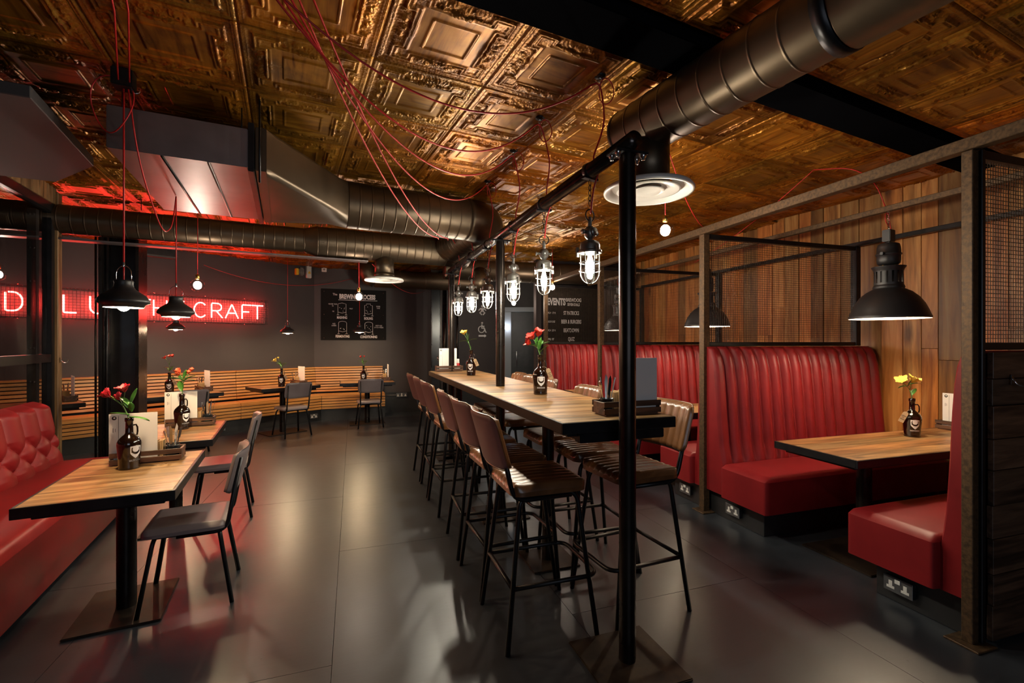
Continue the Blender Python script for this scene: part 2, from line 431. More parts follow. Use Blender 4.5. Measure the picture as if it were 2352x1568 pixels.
def in_view(p, mg=.18):
    if p.y < .25: return False
    x = (p.x/p.y*F)/1176.0; y = ((p.z-H)/p.y*F)/784.0
    r = .45/p.y*F/1176
    return abs(x) < 1+mg+r and abs(y) < 1+mg+r*1.5
for i in range(-9, 9):
    for j in range(-4, 14):
        c = 1.005 + TS*(i+.5)
        d = 2.414 + TS*(j+.5) if j >= -1 else 1.54 + TS*(j+2-.5)
        p = G(c, d, ZC)
        bc = BO.inv(p); 
        if bc[0] > 4.95 or c < -2.25 and d < 5.8: continue
        if not in_view(p) or p.y > 9.6: continue
        q = NW.inv(p)
        if q[1] > .3 and q[0] < .2: continue
        part('ceiling_tile', tile_me, None, ceil, loc=p, rotz=G.t + PI/2*rnd.randint(0, 3)); nt_ += 1
print('tiles', nt_)
# beam crossing the ceiling, with a pale edge strip
beam = struct('trim_1', MB().box(-3.2, 5.2, 1.56, 1.795, ZC-.055, ZC+.03), M['beam'], (0,0,0), G.t, .004)
part('edge_strip', MB().box(-3.2, 5.2, 1.797, 1.815, ZC-.03, ZC+.02), M['duct'], beam)
# skirting on the chalkboard wall
struct('baseboard_back', MB().box(1.25, 3.7, -.02, -.001, .0, .42), M['plinth'], (BW.ox, BW.oy, 0), BW.t)

# ---- glazed screen on the left: plank header, steel window frame, timber end post
cs = -1.95
wl = struct('wall_left_screen', MB().box(cs-.05, cs, .6, 5.80, 2.74, ZC+.02), M['plinth'], (0,0,0), G.t)
d = .62
while d < 5.78:
    wd = rnd.choice([.11,.13,.15,.17]); wd = min(wd, 5.79-d)
    if wd < .03: break
    part('plank', MB().box(0, .022, -wd/2+.002, wd/2-.002, -.085, .085), M['wpost'], wl, .002, 1, loc=(cs+.001, d+wd/2, 2.825)); d += wd
win = struct('window_1', None, None, (0,0,0), G.t)
fr_ = MB()
fr_.box(cs-.05, cs+.02, .6, 5.76, 2.66, 2.735)
part('top_rail', fr_, M['black'], win, .003)
part('mid_rail', MB().box(cs-.05, cs+.02, .6, 5.69, 1.27, 1.345), M['black'], win, .003)
part('stile', MB().box(cs-.05, cs+.02, 5.695, 5.76, 0, 2.655), M['black'], win, .003)
part('stile', MB().box(cs-.05, cs+.02, 3.60, 3.66, 1.35, 2.655), M['black'], win, .003)
part('bottom_rail', MB().box(cs-.05, cs+.02, .6, 5.69, 0, .08), M['black'], win, .003)
part('pane', MB().box(cs-.018, cs-.012, 3.665, 5.69, 1.35, 2.655), M['winglass'], win)
part('pane', MB().box(cs-.018, cs-.012, .6, 3.595, 1.35, 2.655), M['winglass'], win)
part('pane', MB().box(cs-.018, cs-.012, .6, 5.69, .085, 1.265), M['winglass'], win)
part('reveal_plate', MB().box(cs-.115, cs-.052, 5.60, 5.66, .05, 2.65), M['greypaint'], win, .002)
bo_ = MB()
for k in range(9):
    for xx in (cs-.095, cs-.07): bo_.lathe([(0,.004),(.011,.003),(.012,0)], 8, Matrix.Translation((xx, 5.60, .2+.3*k)) @ Matrix.Rotation(PI/2, 4, 'X'))
part('bolt_heads', bo_, M['greypaint'], win)
post = tag(part('timber_post', MB().box(-.045, .045, -.045, .045, 0, 2.86), M['wpost'], None, .004, 1, G(cs-.005, 5.812), G.t),
    'weathered timber end post of the glazed screen', 'post')
# end wall stub for boxed unit: grey ceiling unit with a chamfered corner
tag(part('ceiling_unit', MB().prism([(-1.93,2.94),(-1.07,2.94),(-1.12,3.91),(-1.47,4.41),(-1.93,4.41)], 2.60, 2.66), M['bulkhead'], None, .004, 1, (0,0,0), G.t),
    'grey boxed air unit with a chamfered corner below the tin ceiling', 'air unit')

# ---- grey door frame and door at the far end
dr = struct('door_1', None, None, (0,0,0), 0)
part('door_jamb', MB().box(-.21, -.02, 10.96, 11.15, 0, 2.16), M['doorgrey'], dr, .004)
part('door_jamb', MB().box(.72, .84, 10.98, 11.15, 0, 2.16), M['doorgrey'], dr, .004)
part('lintel', MB().box(-.21, .84, 10.96, 11.15, 2.165, 2.27), M['doorgrey'], dr, .004)
dl = part('door_leaf', MB().box(-.015, .715, 11.04, 11.10, .01, 2.155), M['black'], dr, .004)
part('pull_handle', MB().tube(rnd_path([(.11,11.045,.80),(.11,10.985,.80),(.11,10.985,1.22),(.11,11.045,1.22)], .03), .011, 8), M['chrome'], dl)
# ================================================================== STEEL COLUMNS
def i_column(name, label, loc, rotz, wdt, dep, t, h):
    r = thing(name, label, 'column', loc, rotz)
    part('web', MB().box(-wdt/2+t, wdt/2-t, dep*.30, dep*.30+t*.6, 0, h), M['burgcol'], r)
    for s in (-1, 1):
        x0 = -wdt/2 if s < 0 else wdt/2-t
        part('flange', MB().box(x0, x0+t, -dep/2, dep/2, 0, h), M['pipe'], r, .004)
    part('base_plate', MB().box(-wdt/2-.06, wdt/2+.06, -dep/2-.06, dep/2+.06, 0, .012), M['black'], r, .003)
    return r
M['burgcol'] = scuffed('black_gloss_paint', (.016,.015,.016), (.026,.024,.025), .16, 0, 4, .3)
colm = i_column('steel_column', 'wide glossy black steel column beside the tufted sofa', G(-1.55, 6.28), G.t, .33, .34, .03, 2.62)
part('conduit', MB().tube([(-.19,-.15,.02),(-.19,-.15,2.6)], .010, 8), M['pipe'], colm)
part('conduit', MB().tube([(-.115,-.10,.02),(-.115,-.10,2.6)], .016, 8), M['black'], colm)
i_column('steel_column', 'slim dark steel column by the chalkboard wall end', (-1.50, 9.15, 0), math.radians(12), .20, .20, .018, 2.88)
pr = thing('pipe_riser', 'pair of black vertical pipes on the wall beside the restroom signs', 'pipes', BW(2.55, -.10), BW.t)
for k, x in enumerate((0, .15, .27)):
    part('pipe', MB().tube([(x,0,0),(x,0,2.88)], (.04,.03,.022)[k], 12), M['pipe'], pr)

# ================================================================== TABLES
def planked_top(r, x0, x1, y0, y1, z, n, axis, th=.032, band=.05, bw=.012):
    """planks inside a steel edge band; grain along x (axis 0) or y (axis 1)"""
    L = (x1-x0) if axis == 0 else (y1-y0); Wd = (y1-y0) if axis == 0 else (x1-x0)
    st = Wd/n
    me = MB().box(-L/2+bw, L/2-bw, -st/2+.0012, st/2-.0012, -th, 0).mesh('plank', M['wtop'], .0025, 1)
    for k in range(n):
        if axis == 0: part('plank', me, None, r, loc=((x0+x1)/2, y0+st*(k+.5)*((y1-y0-2*bw)/(y1-y0))+bw, z))
        else: part('plank', me, None, r, loc=(x0+bw+st*(k+.5)*((x1-x0-2*bw)/(x1-x0)), (y0+y1)/2, z), rotz=PI/2)
    b = MB()
    b.box(x0, x1, y0, y0+bw, z-band, z-.001).box(x0, x1, y1-bw, y1, z-band, z-.001)
    b.box(x0, x0+bw, y0+bw, y1-bw, z-band, z-.001).box(x1-bw, x1, y0+bw, y1-bw, z-band, z-.001)
    part('edge_band', b, M['black'], r, .002, 1)
    part('top_frame', MB().box(x0+.05, x1-.05, y0+.05, y1-.05, z-band-.022, z-th-.001), M['black'], r, .003, 1)
def pedestal(r, x, y, z, rad=.045, plate=(.25,.22)):
    part('pedestal', MB().lathe([(rad,.012),(rad,z)], 20, Matrix.Translation((x,y,0))), M['pipe'], r)
    part('base_plate', MB().box(x-plate[0], x+plate[0], y-plate[1], y+plate[1], 0, .012), M['rust2'], r, .004)
M['rust2'] = scuffed('dark_rusty_plate', (.020,.014,.011), (.05,.033,.022), .4, .6, 12, .6)
def small_table(label, p, rot, group=None, L=.92, Wd=.58, ped=None):
    r = thing('dining_table', label, 'table', p, rot, group)
    planked_top(r, -Wd/2, Wd/2, -L/2, L/2, .75, 6, 0)
    pedestal(r, -.02, .06, .685, .045, (.20,.24)); return r
T1 = small_table('plank topped table by the tufted sofa holding the crimson flowers', G(-.762, 3.16), G.t)
T2 = small_table('plank topped table by the tufted sofa holding the orange flowers', G(-.762, 4.44), G.t)
NR = NW.t
def on_nw(x, y): return NW(x, y)
P_B2 = Vector((-3.66, 7.43, 0)); uN = Vector((-.635,-.773,0)); P_B1 = P_B2 + uN*1.42; P_B0 = P_B2 + uN*2.86
P_B3 = Vector((-2.58, 8.26, 0)); R_B3 = math.radians(20)
def wide_table(label, p, rot):
    r = thing('dining_table', label, 'table', p, rot)
    planked_top(r, -.46, .46, -.30, .30, .75, 4, 0)
    pedestal(r, 0, .04, .685, .045, (.30,.22)); return r
B2 = wide_table('bench table under the letters CRAFT of the neon sign', P_B2, NR)
B1 = wide_table('bench table standing just behind the wide steel column', P_B1, NR)
B0 = wide_table('bench table seen past the end of the glazed screen', P_B0, NR)
B3 = wide_table('bench table below the brewing chalkboard', P_B3, R_B3)

# ================================================================== BAR TABLE + LAMP RAIL
ZT = 1.08
bn = Vector((.234, 2.15, 0)); b0 = BA.inv(bn)      # near corner in the bar frame
bar = thing('bar_table', 'long high plank topped bar table with black steel edge', 'table', bn, BA.t)
BWd, BL = .634, 4.02
planked_top(bar, 0, BWd, 0, BL, ZT, 27, 0, .035, .055, .010)
part('under_beam', MB().box(.10, BWd-.06, .015, .075, ZT-.105, ZT-.058), M['black'], bar, .004)
part('under_beam', MB().box(.10, BWd-.06, BL-.075, BL-.015, ZT-.105, ZT-.058), M['black'], bar, .004)
for x in (.12, BWd-.17): part('side_beam', MB().box(x, x+.05, .08, BL-.08, ZT-.105, ZT-.078), M['black'], bar, .003)
for y in (.9, BL-.35):
    part('leg', MB().lathe([(.04,.012),(.04,ZT-.08)], 18, Matrix.Translation((BWd/2, y, 0))), M['pipe'], bar)
    part('foot_plate', MB().box(BWd/2-.16, BWd/2+.16, y-.16, y+.16, 0, .012), M['rust2'], bar, .003)
ZR = 2.36
pn = Vector((.527, 2.115, 0))
rail = thing('lamp_rail', 'black pipe rail on three posts above the bar table', 'lamp rail', pn, BA.t)
RP = [0.0, 1.93, 4.00]
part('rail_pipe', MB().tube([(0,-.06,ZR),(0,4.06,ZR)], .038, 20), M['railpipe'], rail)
for k, y in enumerate(RP):
    p_ = part('post', MB().lathe([(.038,.012),(.038,ZR-.05)], 20, Matrix.Translation((0,y,0))), M['pipe'], rail)
    part('flange_plate', MB().box(-.085,.085,y-.045,y+.045,ZR-.052,ZR-.040), M['black'], rail, .003)
    for sx in (-.066,.066):
        for sy in (-.026,.026): part('bolt', MB().lathe([(0,-.024),(.009,-.022),(.009,-.012),(.014,-.010),(.014,0)], 8), M['chrome'], rail, loc=(sx,y+sy,ZR-.052))
    part('floor_plate', MB().box(-.20,.20,y-.20,y+.20,0,.012), M['rust2'], rail, .004)

# ================================================================== SEATING
def padded(x0, x1, y0, y1, z0, z1, ribs=0, n=24, crown=.006, r=.03, rc=.06):
    """cushion with rounded rim; ribs run along x"""
    mb = MB()
    def top(u, v):
        x = x0+(x1-x0)*u; y = y0+(y1-y0)*v
        e = min(u, 1-u)*(x1-x0); f = min(v, 1-v)*(y1-y0); q = min(e, f)
        z = z1 - (r*(1-math.sqrt(max(0, 1-(1-q/r)**2))) if q < r else 0) + crown*4*u*(1-u)
        if ribs: z -= .007*(1-abs(math.sin(PI*ribs*v))**.55)
        # round the plan corners
        cx = max(0, rc-e); cy = max(0, rc-f)
        if cx > 0 and cy > 0:
            l = math.hypot(cx, cy)
            if l > rc:
                k = rc/l; x = (x0+rc-cx*k) if u < .5 else (x1-rc+cx*k); y = (y0+rc-cy*k) if v < .5 else (y1-rc+cy*k)
        return (x, y, z)
    nv = max(n, ribs*6)
    mb.surf(top, n, nv)
    def bot(u, v):
        p = top(u, v); return (p[0], p[1], z0)
    mb.surf(bot, n, nv)
    # rim
    loop = [(i/n, 0) for i in range(n)] + [(1, j/nv) for j in range(nv)] + [(1-i/n, 1) for i in range(n)] + [(0, 1-j/nv) for j in range(nv)]
    A = [top(*q) for q in loop]; Bm = [(p[0], p[1], z0) for p in A]; k = len(A)
    mb.add(A+Bm, [(i, (i+1)%k, k+(i+1)%k, k+i) for i in range(k)], None, True)
    return mb
def make_stool():
    r = thing('bar_stool', 'x', 'bar stool', (0,0,0), 0)
    S = .775
    # front is +x; legs splay outwards
    part('seat', padded(-.20,.20,-.205,.205,S-.055,S,8), M['tan'], r)
    for sx in (-1, 1):
        for sy in (-1, 1):
            part('leg', MB().tube(rnd_path([(0.02*sx,.150*sy,S-.067),(.150*sx,.165*sy,S-.067),(.235*sx,.225*sy,.0)], .05), .0125, 8), M['black'], r)
    z = .29; k = z/(S-.067); fx = .150+(.235-.150)*(1-k); fy = .165+(.225-.165)*(1-k)
    part('footrest', MB().tube(rnd_path([(-fx,-fy,z),(fx+.055,-fy,z),(fx+.055,fy,z),(-fx,fy,z)], .07), .0115, 8), M['black'], r)
    part('rear_stretcher', MB().tube([(-fx,-fy,z+.002),(-fx,fy,z+.002)], .0115, 8), M['black'], r)
    for sy in (-1, 1):
        part('back_post', MB().tube(rnd_path([(.12,.165*sy,S-.080),(-.185,.175*sy,S-.080),(-.275,.185*sy,1.075)], .07), .0125, 8), M['black'], r)
    def bk(u, v, front):
        y = -.205+.41*u; z_ = .845+.265*v
        e = min(u,1-u)*.41; f = min(v,1-v)*.265; q = min(e,f); rr = .022
        t = .030*(math.sqrt(max(0,1-(1-q/rr)**2)) if q < rr else 1)
        xb = -.205-.085*(z_-.80)/.3 - .045*(1-(2*u-1)**2)
        if e < .05 and f < .05:
            cx, cy = .05-e, .05-f; l = math.hypot(cx, cy)
            if l > .05:
                s_ = .05/l; y = (-.205+.05-cx*s_) if u < .5 else (.205-.05+cx*s_); z_ = (.845+.05-cy*s_) if v < .5 else (1.11-.05+cy*s_)
        if front: return (xb + t - (.008*(1-abs(math.sin(PI*7*u))**.55) if q > .004 else 0), y, z_)
        return (xb - .3*t, y, z_)
    b = part('backrest', MB().surf(lambda u,v: bk(u,v,True), 56, 16), M['tan'], r)
    part('back_cover', MB().surf(lambda u,v: bk(u,v,False), 24, 16), M['burg'], b)
    rim = []
    for q in [(i/24,1) for i in range(25)] + [(1,1-j/12) for j in range(1,13)] + [(1-i/24,0) for i in range(1,25)] + [(0,j/12) for j in range(1,12)]: rim.append(bk(q[0],q[1],False))
    part('piping', MB().tube(rim, .004, 6, True), M['tan'], b)
    return r
st = make_stool()
stools = []
for k, (Y, ang) in enumerate(((2.44,0),(2.90,2),(3.38,-2),(4.14,2),(4.62,-1),(5.12,1))):
    stools.append(((.118-.352*(Y-2.47), Y), BA.t+math.radians(ang), 'L', k))
for k, (x, Y, ang) in enumerate(((.66,2.63,4),(.52,3.07,-2),(.33,3.53,1),(.07,4.25,-1),(-.06,4.66,2),(-.19,5.06,0))):
    stools.append(((x, Y), BA.t+PI+math.radians(ang), 'R', k))
nm = ['nearest the bolted post end', 'second from the bolted post end', 'third from the bolted post end', 'third from the far menu crate', 'second from the far menu crate', 'closest to the far menu crate']
for k, ((x, y), a, side, i) in enumerate(stools):
    where = 'aisle side' if side == 'L' else 'booth side'
    lab = 'ribbed brown leather bar stool on the bar\'s %s, %s' % (where, nm[i])
    if k == 0: st.location = (x, y, 0); st.rotation_euler = (0,0,a); st['label'] = lab; st['group'] = 'bar stools along the high table'
    else: dup(st, (x, y, 0), a, lab, 'bar stools along the high table')

def make_chair():
    r = thing('dining_chair', 'x', 'chair', (0,0,0), 0)
    S = .455
    part('seat', padded(-.19,.21,-.20,.20,S-.04,S,0,20,.004,.025), M['grey'], r)
    for sx in (-1, 1):
        part('leg', MB().tube(rnd_path([(.13*sx,0,S-.052),(.15*sx,-.165,S-.052),(.215*sx,-.205,0)], .05), .013, 8), M['black'], r)
        part('leg', MB().tube(rnd_path([(.13*sx,0,S-.052),(.15*sx,.165,S-.052),(.215*sx,.205,0)], .05), .0115, 8), M['black'], r)
    part('seat_rail', MB().box(-.15,.16,-.15,-.13,S-.063,S-.041).box(-.15,.16,.13,.15,S-.063,S-.041), M['black'], r, .003)
    for sy in (-1, 1):
        part('back_post', MB().tube(rnd_path([(.05,.155*sy,S-.062),(-.185,.165*sy,S-.06),(-.255,.175*sy,.80)], .06), .0115, 8), M['black'], r)
    def bk(u, v, front):
        y = -.205+.41*u; z_ = .60+.235*v
        e = min(u,1-u)*.41; f = min(v,1-v)*.235; q = min(e,f); rr = .02
        t = .026*(math.sqrt(max(0,1-(1-q/rr)**2)) if q < rr else 1)
        xb = -.185-.055*(z_-.6)/.23 - .045*(1-(2*u-1)**2)
        if e < .05 and f < .05:
            cx, cy = .05-e, .05-f; l = math.hypot(cx, cy)
            if l > .05:
                s_ = .05/l; y = (-.205+.05-cx*s_) if u < .5 else (.205-.05+cx*s_); z_ = (.60+.05-cy*s_) if v < .5 else (.835-.05+cy*s_)
        return (xb + (t if front else -.35*t), y, z_)
    b = part('backrest', MB().surf(lambda u,v: bk(u,v,True), 20, 14).surf(lambda u,v: bk(u,v,False), 20, 14), M['grey'], r)
    for fr2 in (True, False):
        rim = [bk(q[0],q[1],fr2) for q in [(i/24,1) for i in range(25)] + [(1,1-j/12) for j in range(1,13)] + [(1-i/24,0) for i in range(1,25)] + [(0,j/12) for j in range(1,12)]]
        part('piping', MB().tube(rim, .0035, 6, True), M['grey'], b)
    return r
ch = make_chair(); CG = 'grey vinyl chairs at the low tables'
ch.location = (-1.855, 2.69, 0); ch.rotation_euler = (0,0,G.t+PI); ch['label'] = 'grey vinyl chair pulled up to the table with the crimson flowers'; ch['group'] = CG
dup(ch, (-2.45, 3.93, 0), G.t+PI+.03, 'grey vinyl chair pulled up to the table with the orange flowers', CG)
dup(ch, (-3.43, 7.22, 0), NR+PI/2, 'grey vinyl chair at the bench table under the letters CRAFT', CG)
dup(ch, (-2.46, 7.99, 0), math.radians(24)+PI/2, 'grey vinyl chair at the bench table below the chalkboard', CG)
dup(ch, (P_B1.x+.24, P_B1.y-.20, 0), NR+PI/2, 'grey vinyl chair at the bench table behind the steel column', CG)

# ---- booths
PD = [1.467, 3.308, 5.15, 6.99]; CB0 = 2.79; BD = 1.93     # screens along the row, aisle line, booth depth
def backrest_mesh():
    """faces -y; back plane y = 0; x from 0 to BD"""
    prof = [(-.235,.20),(-.235,.47),(-.205,.60),(-.178,.85),(-.158,1.10),(-.140,1.25),(-.115,1.34),(-.082,1.395),(-.045,1.415),(-.012,1.412)]
    nf = 15; x0 = .10; mb = MB(); NUx = 16 + nf*9
    xs = [x0*i/6 for i in range(6)] + [x0+(BD-x0)*i/(nf*9) for i in range(nf*9+1)]
    rows = []
    sub = []
    for (a, b) in zip(prof, prof[1:]):
        for k in range(4): sub.append((a[0]+(b[0]-a[0])*k/4, a[1]+(b[1]-a[1])*k/4))
    sub.append(prof[-1])
    vs = []; W_ = len(xs)
    for (y, z) in sub:
        f = min(1, max(0, (z-.42)/.06)) * min(1, max(0, -(y+.02)/.06))
        for i, x in enumerate(xs):
            g = 0
            if x >= x0: 
                t = ((x-x0)/(BD-x0)*nf) % 1.0
                # channel: soft bulge that leans to one side, with a sharp crease
                g = .055*(1-abs(2*t-1)**2.2)-.018
            elif x < .03: g = .03*(math.sqrt(max(0,1-(1-x/.03)**2)))
            else: g = .030*(1-max(0,(x-.07)/.03)**2.6) if x > .07 else .03
            vs.append((x, y + .030 - g*f - .030*(1-f), z))
    fs = [(j*W_+i, j*W_+i+1, (j+1)*W_+i+1, (j+1)*W_+i) for j in range(len(sub)-1) for i in range(W_-1)]
    mb.add(vs, fs, None, True)
    for xe in (0.0, BD):                                  # end caps
        pl = [(xe, vs[j*W_+(0 if xe == 0 else W_-1)][1], sub[j][1]) for j in range(len(sub))] + [(xe, -.012, .20)]
        mb.add(pl, [tuple(range(len(pl)))])
    mb.add([(0,-.012,.20),(BD,-.012,.20),(BD,-.012,1.412),(0,-.012,1.412)], [(0,1,2,3)])
    return mb.mesh('backrest', M['red'])
brm = backrest_mesh()
stm = padded(-.05, BD, -.69, -.245, .205, .47, 0, 48, .006, .03, .02).mesh('seat_cushion', M['red'])
plm = MB().box(.05, BD, -.58, -.02, 0, .205).mesh('plinth', M['plinth'], .003, 1)
def banquette(label, k, flip):
    fr = BO(CB0, PD[k])
    if not flip: r = thing('booth_banquette', label, 'banquette', fr, BO.t, 'red booth banquettes')
    else: r = thing('booth_banquette', label, 'banquette', fr, BO.t, 'red booth banquettes')
    for n_, me in (('backrest', brm), ('seat_cushion', stm), ('plinth', plm)):
        o = part(n_, me, None, r)
        if flip:
            o.scale = (1, -.52 if n_ == 'backrest' else -1, 1)
            if n_ == 'seat_cushion': o.location = (0, -.125, 0)
            elif n_ == 'plinth': o.scale = (1, -.80, 1)
    return r
banquette('red fluted banquette facing the mesh end screen with the plank panel', 1, False)
banquette('red banquette backed against the plank clad end screen', 0, True)
banquette('red fluted banquette in the middle booth, facing the first mesh screen', 2, False)
banquette('red banquette in the middle booth backing onto the first mesh screen', 1, True)
banquette('red fluted banquette of the last booth, below the events board', 3, False)
banquette('red banquette of the last booth backing onto the second mesh screen', 2, True)
def wire_panel(L, z0, z1, pitch=.020, wr_=.0017):
    mb = MB(); n = int(L/pitch); m_ = int((z1-z0)/pitch)
    for i in range(1, n):
        x = L*i/n; mb.tube([(x,0,z0),(x,0,z1)], wr_, 4, cap=False)
    for j in range(1, m_):
        z = z0+(z1-z0)*j/m_; mb.tube([(0,.002,z),(L,.002,z)], wr_, 4, cap=False)
    return mb.mesh('wire_mesh', M['wire'])
M['wire'] = scuffed('dark_wire', (.035,.022,.014), (.06,.04,.025), .4, .7, 20)
SL = 1.79; wpm = wire_panel(SL-.06, 1.455, 2.345)
ZB = 2.40
def screen(label, k, end=False):
    r = thing('booth_screen', label, 'screen', BO(CB0, PD[k]), BO.t, 'wire mesh screens between the booths')
    hw = .023 if end else .030
    part('post', MB().box(-hw,hw,-hw,hw,.01,ZB-.02), M['rust'], r, .003, 1)
    part('base_plate', MB().box(-.07,.07,-.07,.07,0,.010), M['rust'], r, .002, 1)
    part('end_post', MB().box(SL-.03,SL+.03,-.03,.03,1.42,2.385), M['black'], r, .003, 1)
    part('top_rail', MB().box(.034,SL-.031,-.022,.022,2.345,2.385), M['black'], r, .003, 1)
    part('bottom_rail', MB().box(.034,SL-.031,-.022,.022,1.418,1.455), M['black'], r, .003, 1)
    part('wire_mesh', wpm, None, r, loc=(.034,0,0), stuff=True)
    if end:
        part('side_post', MB().box(.025,.052,-.035,.0,.01,ZB-.02), M['black'], r, .003, 1)
        z = .02; hs = [.17,.15,.17,.16,.17,.15,.16,.13,.13]
        for h_ in hs:
            part('plank', MB().box(-.93,.93,-.012,.012,-h_/2+.002,h_/2-.002), M['wpart'], r, .002, 1, loc=(1.005,-.036-rnd.uniform(0,.005),z+h_/2)); z += h_
            if z > 1.39: break
    return r
screen('mesh end screen clad in dark horizontal planks with a coat hook', 0, True)
screen('mesh screen between the plank end booth and the middle booth', 1)
screen('mesh screen between the middle and the last booth', 2)
screen('mesh screen closing the last booth, in front of the events board', 3)
rl = PD[3]-PD[0]
tag(part('overhead_rail', MB().box(-.03,.03,-.5,rl+.05,-.03,.03), M['rust'], None, .003, 1, BO(CB0, PD[0], ZB+.012), BO.t), 'rusty square steel rail along the aisle side of the booths', 'rail')
tag(part('overhead_rail', MB().box(-.02,.02,-.0,rl,-.02,.02), M['rust'], None, .003, 1, BO(CB0+.77, PD[0], 2.406), BO.t), 'dark steel rail carrying the dome lamps over the booths', 'rail')
tag(part('overhead_rail', MB().box(-.02,.02,-.0,rl,-.02,.02), M['black'], None, .003, 1, BO(CB0+SL, PD[0], 2.406), BO.t), 'dark steel rail close to the plank wall above the booths', 'rail')
bt_lab = ['long plank table in the booth beside the plank clad end screen', 'long plank table in the middle booth', 'long plank table in the last booth']
for k in range(3):
    r = thing('booth_table', bt_lab[k], 'table', BO(CB0, (PD[k]+PD[k+1])/2-.09), BO.t, 'plank tables in the booths')
    planked_top(r, 0, 1.90, -.295, .295, .75, 4, 0)
    for x in (.47, 1.5): pedestal(r, x, 0, .685, .045, (.28,.24))

# ---- slatted bench along the back walls
def bench(label, fr, x0, x1, m0, m1):
    """x along the wall, room side is -y; m0/m1: mitre slope at the ends"""
    r = thing('slatted_bench', label, 'bench', (fr.ox, fr.oy, 0), fr.t)
    ext = lambda y: (x0 + m0*(-y), x1 - m1*(-y))
    def slat(name, y, z, hy, hz, rx=0.0):
        a, b = ext(y); L = b-a; q = -L/2
        nseg = max(1, round(L/1.3)); sl = L/nseg
        for s in range(nseg):
            o = part(name, MB().box(-sl/2+.002, sl/2-.002, -hy/2, hy/2, -hz/2, hz/2), M['wbench'], r, .003, 1, loc=(a+sl*(s+.5), y, z)); o.rotation_euler = (rx,0,0)
    lean = math.radians(8)
    for k in range(9): slat('back_slat', -.045-.100*(1-k/8.0), .515+.049*k, .022, .0365, -lean)
    slat('cap_rail', -.040, .952, .075, .028)
    for k in range(8): slat('seat_slat', -.155-.046*k-.02, .455, .040, .022)
    for k in range(5): slat('front_slat', -.545, .427-.049*k, .020, .0375)
    a, b = ext(-.50)
    part('plinth', MB().box(a, b, -.50, -.005, 0, .20), M['plinth'], r)
    a, b = ext(-.3)
    part('backing', MB().box(ext(-.05)[0], ext(-.05)[1], -.03, -.004, .2, .93), M['plinth'], r)
    part('carcase', MB().box(a, b, -.525, -.06, .20, .44), M['plinth'], r)
    return r
bench('oak slatted bench running below the red neon sign', NW, -5.6, 0, 0, .268)
bench('short oak slatted bench below the brewing chalkboard', BW, 0, 1.28, .268, 0)

# ---- tufted sofa
sf = thing('tufted_sofa', 'red leather sofa with deep buttoned back along the glazed screen', 'sofa', (0,0,0), G.t)
cF, cK, d0s, d1s = -1.20, -1.90, 1.0, 5.26
def tuft(u, v):
    y = d0s+(d1s-d0s)*u; z = .40+.56*v
    su = .25; rows = [.52, .62, .72]; a = (y-d1s)/su
    if z > rows[2]:
        h = abs(math.sin(PI*(a+.5*0)))**.45; k = min(1, (z-rows[2])/.03); 
    elif z < rows[0]:
        h = abs(math.sin(PI*a))**.5*.6+.4
    else:
        t = (z-rows[0])/.20; p = a + t; q = a - t
        h = (abs(math.sin(PI*p))*abs(math.sin(PI*q)))**.33
    h = .055*h
    rake = -.10*(z-.42)/.55
    e = z-.90
    if e > 0: h = h*max(0, 1-(e/.06)**2) - .05*(e/.06)**2
    if y > d1s-.06: h -= .05*((y-d1s+.06)/.06)**2
    return (cF-.53+rake+h, y, z)
part('tufted_back', MB().surf(tuft, 420, 56), M['redtuft'], sf)
part('back_body', MB().prism([(cK,.10),(cF-.50,.10),(cF-.56,.55),(cF-.66,.90),(cF-.70,.957),(cK,.957)], 0, d1s-d0s-.012, Matrix.Translation((0,d1s-.006,0)) @ Matrix.Rotation(PI/2,4,'X')), M['redtuft'], sf, .012, 3)
part('seat_cushion', padded(cF-.56, cF, d0s, d1s, .19, .455, 0, 40, .008, .05), M['redtuft'], sf)
part('front_base', MB().box(cF-.55, cF-.03, d0s, d1s-.02, .03, .195), M['redtuft'], sf, .01)
btn = MB()
for k in range(0, 22):
    for i, zz in enumerate((.52,.62,.72)):
        yy = d1s-.25*(k + (.5 if i == 1 else 0)) - .0
        if yy < d0s+.05 or yy > d1s-.05: continue
        btn.sphere((0,0,0), .009, 8, 6, Matrix.Translation((cF-.53-.10*(zz-.42)/.55+.006, yy, zz)))
part('buttons', btn, M['redtuft'], sf, stuff=True)
# ================================================================== DUCTS
def spiral(mb, p0, p1, r, pitch=.10, n=32, rib=.0028):
    """round duct with raised seams between two points"""
    a = Vector(p0); b = Vector(p1); L = (b-a).length; k = max(1, round(L/pitch)); pts = []; rs = []
    for i in range(k):
        t0 = i/k; e = .006/L
        for t, rr in ((t0+.4*e, r), (t0+1.2*e, r), (t0+1/k-2.4*e, r), (t0+1/k-1.5*e, r), (t0+1/k-1.1*e, r+rib), (t0+1/k-.5*e, r+rib), (t0+1/k, r)):
            pts.append(a.lerp(b, min(t,1))); rs.append(rr)
    mb.tube(pts, rs, n); return mb
def elbow(mb, c, r, R, ax0, ax1, n=28, segs=6, ribs=True):
    """quarter bend starting at c, heading ax0 and turning to ax1"""
    a0 = Vector(ax0); a1 = Vector(ax1); ce = Vector(c)+a1*R; pts = []; rs = []
    for k in range(segs*4+1):
        a = PI/2*k/(segs*4); pts.append(ce - a1*(R*math.cos(a)) + a0*(R*math.sin(a)))
        rs.append(r + (.003 if ribs and k % 4 == 0 else 0))
    mb.tube(pts, rs, n); return pts[-1]
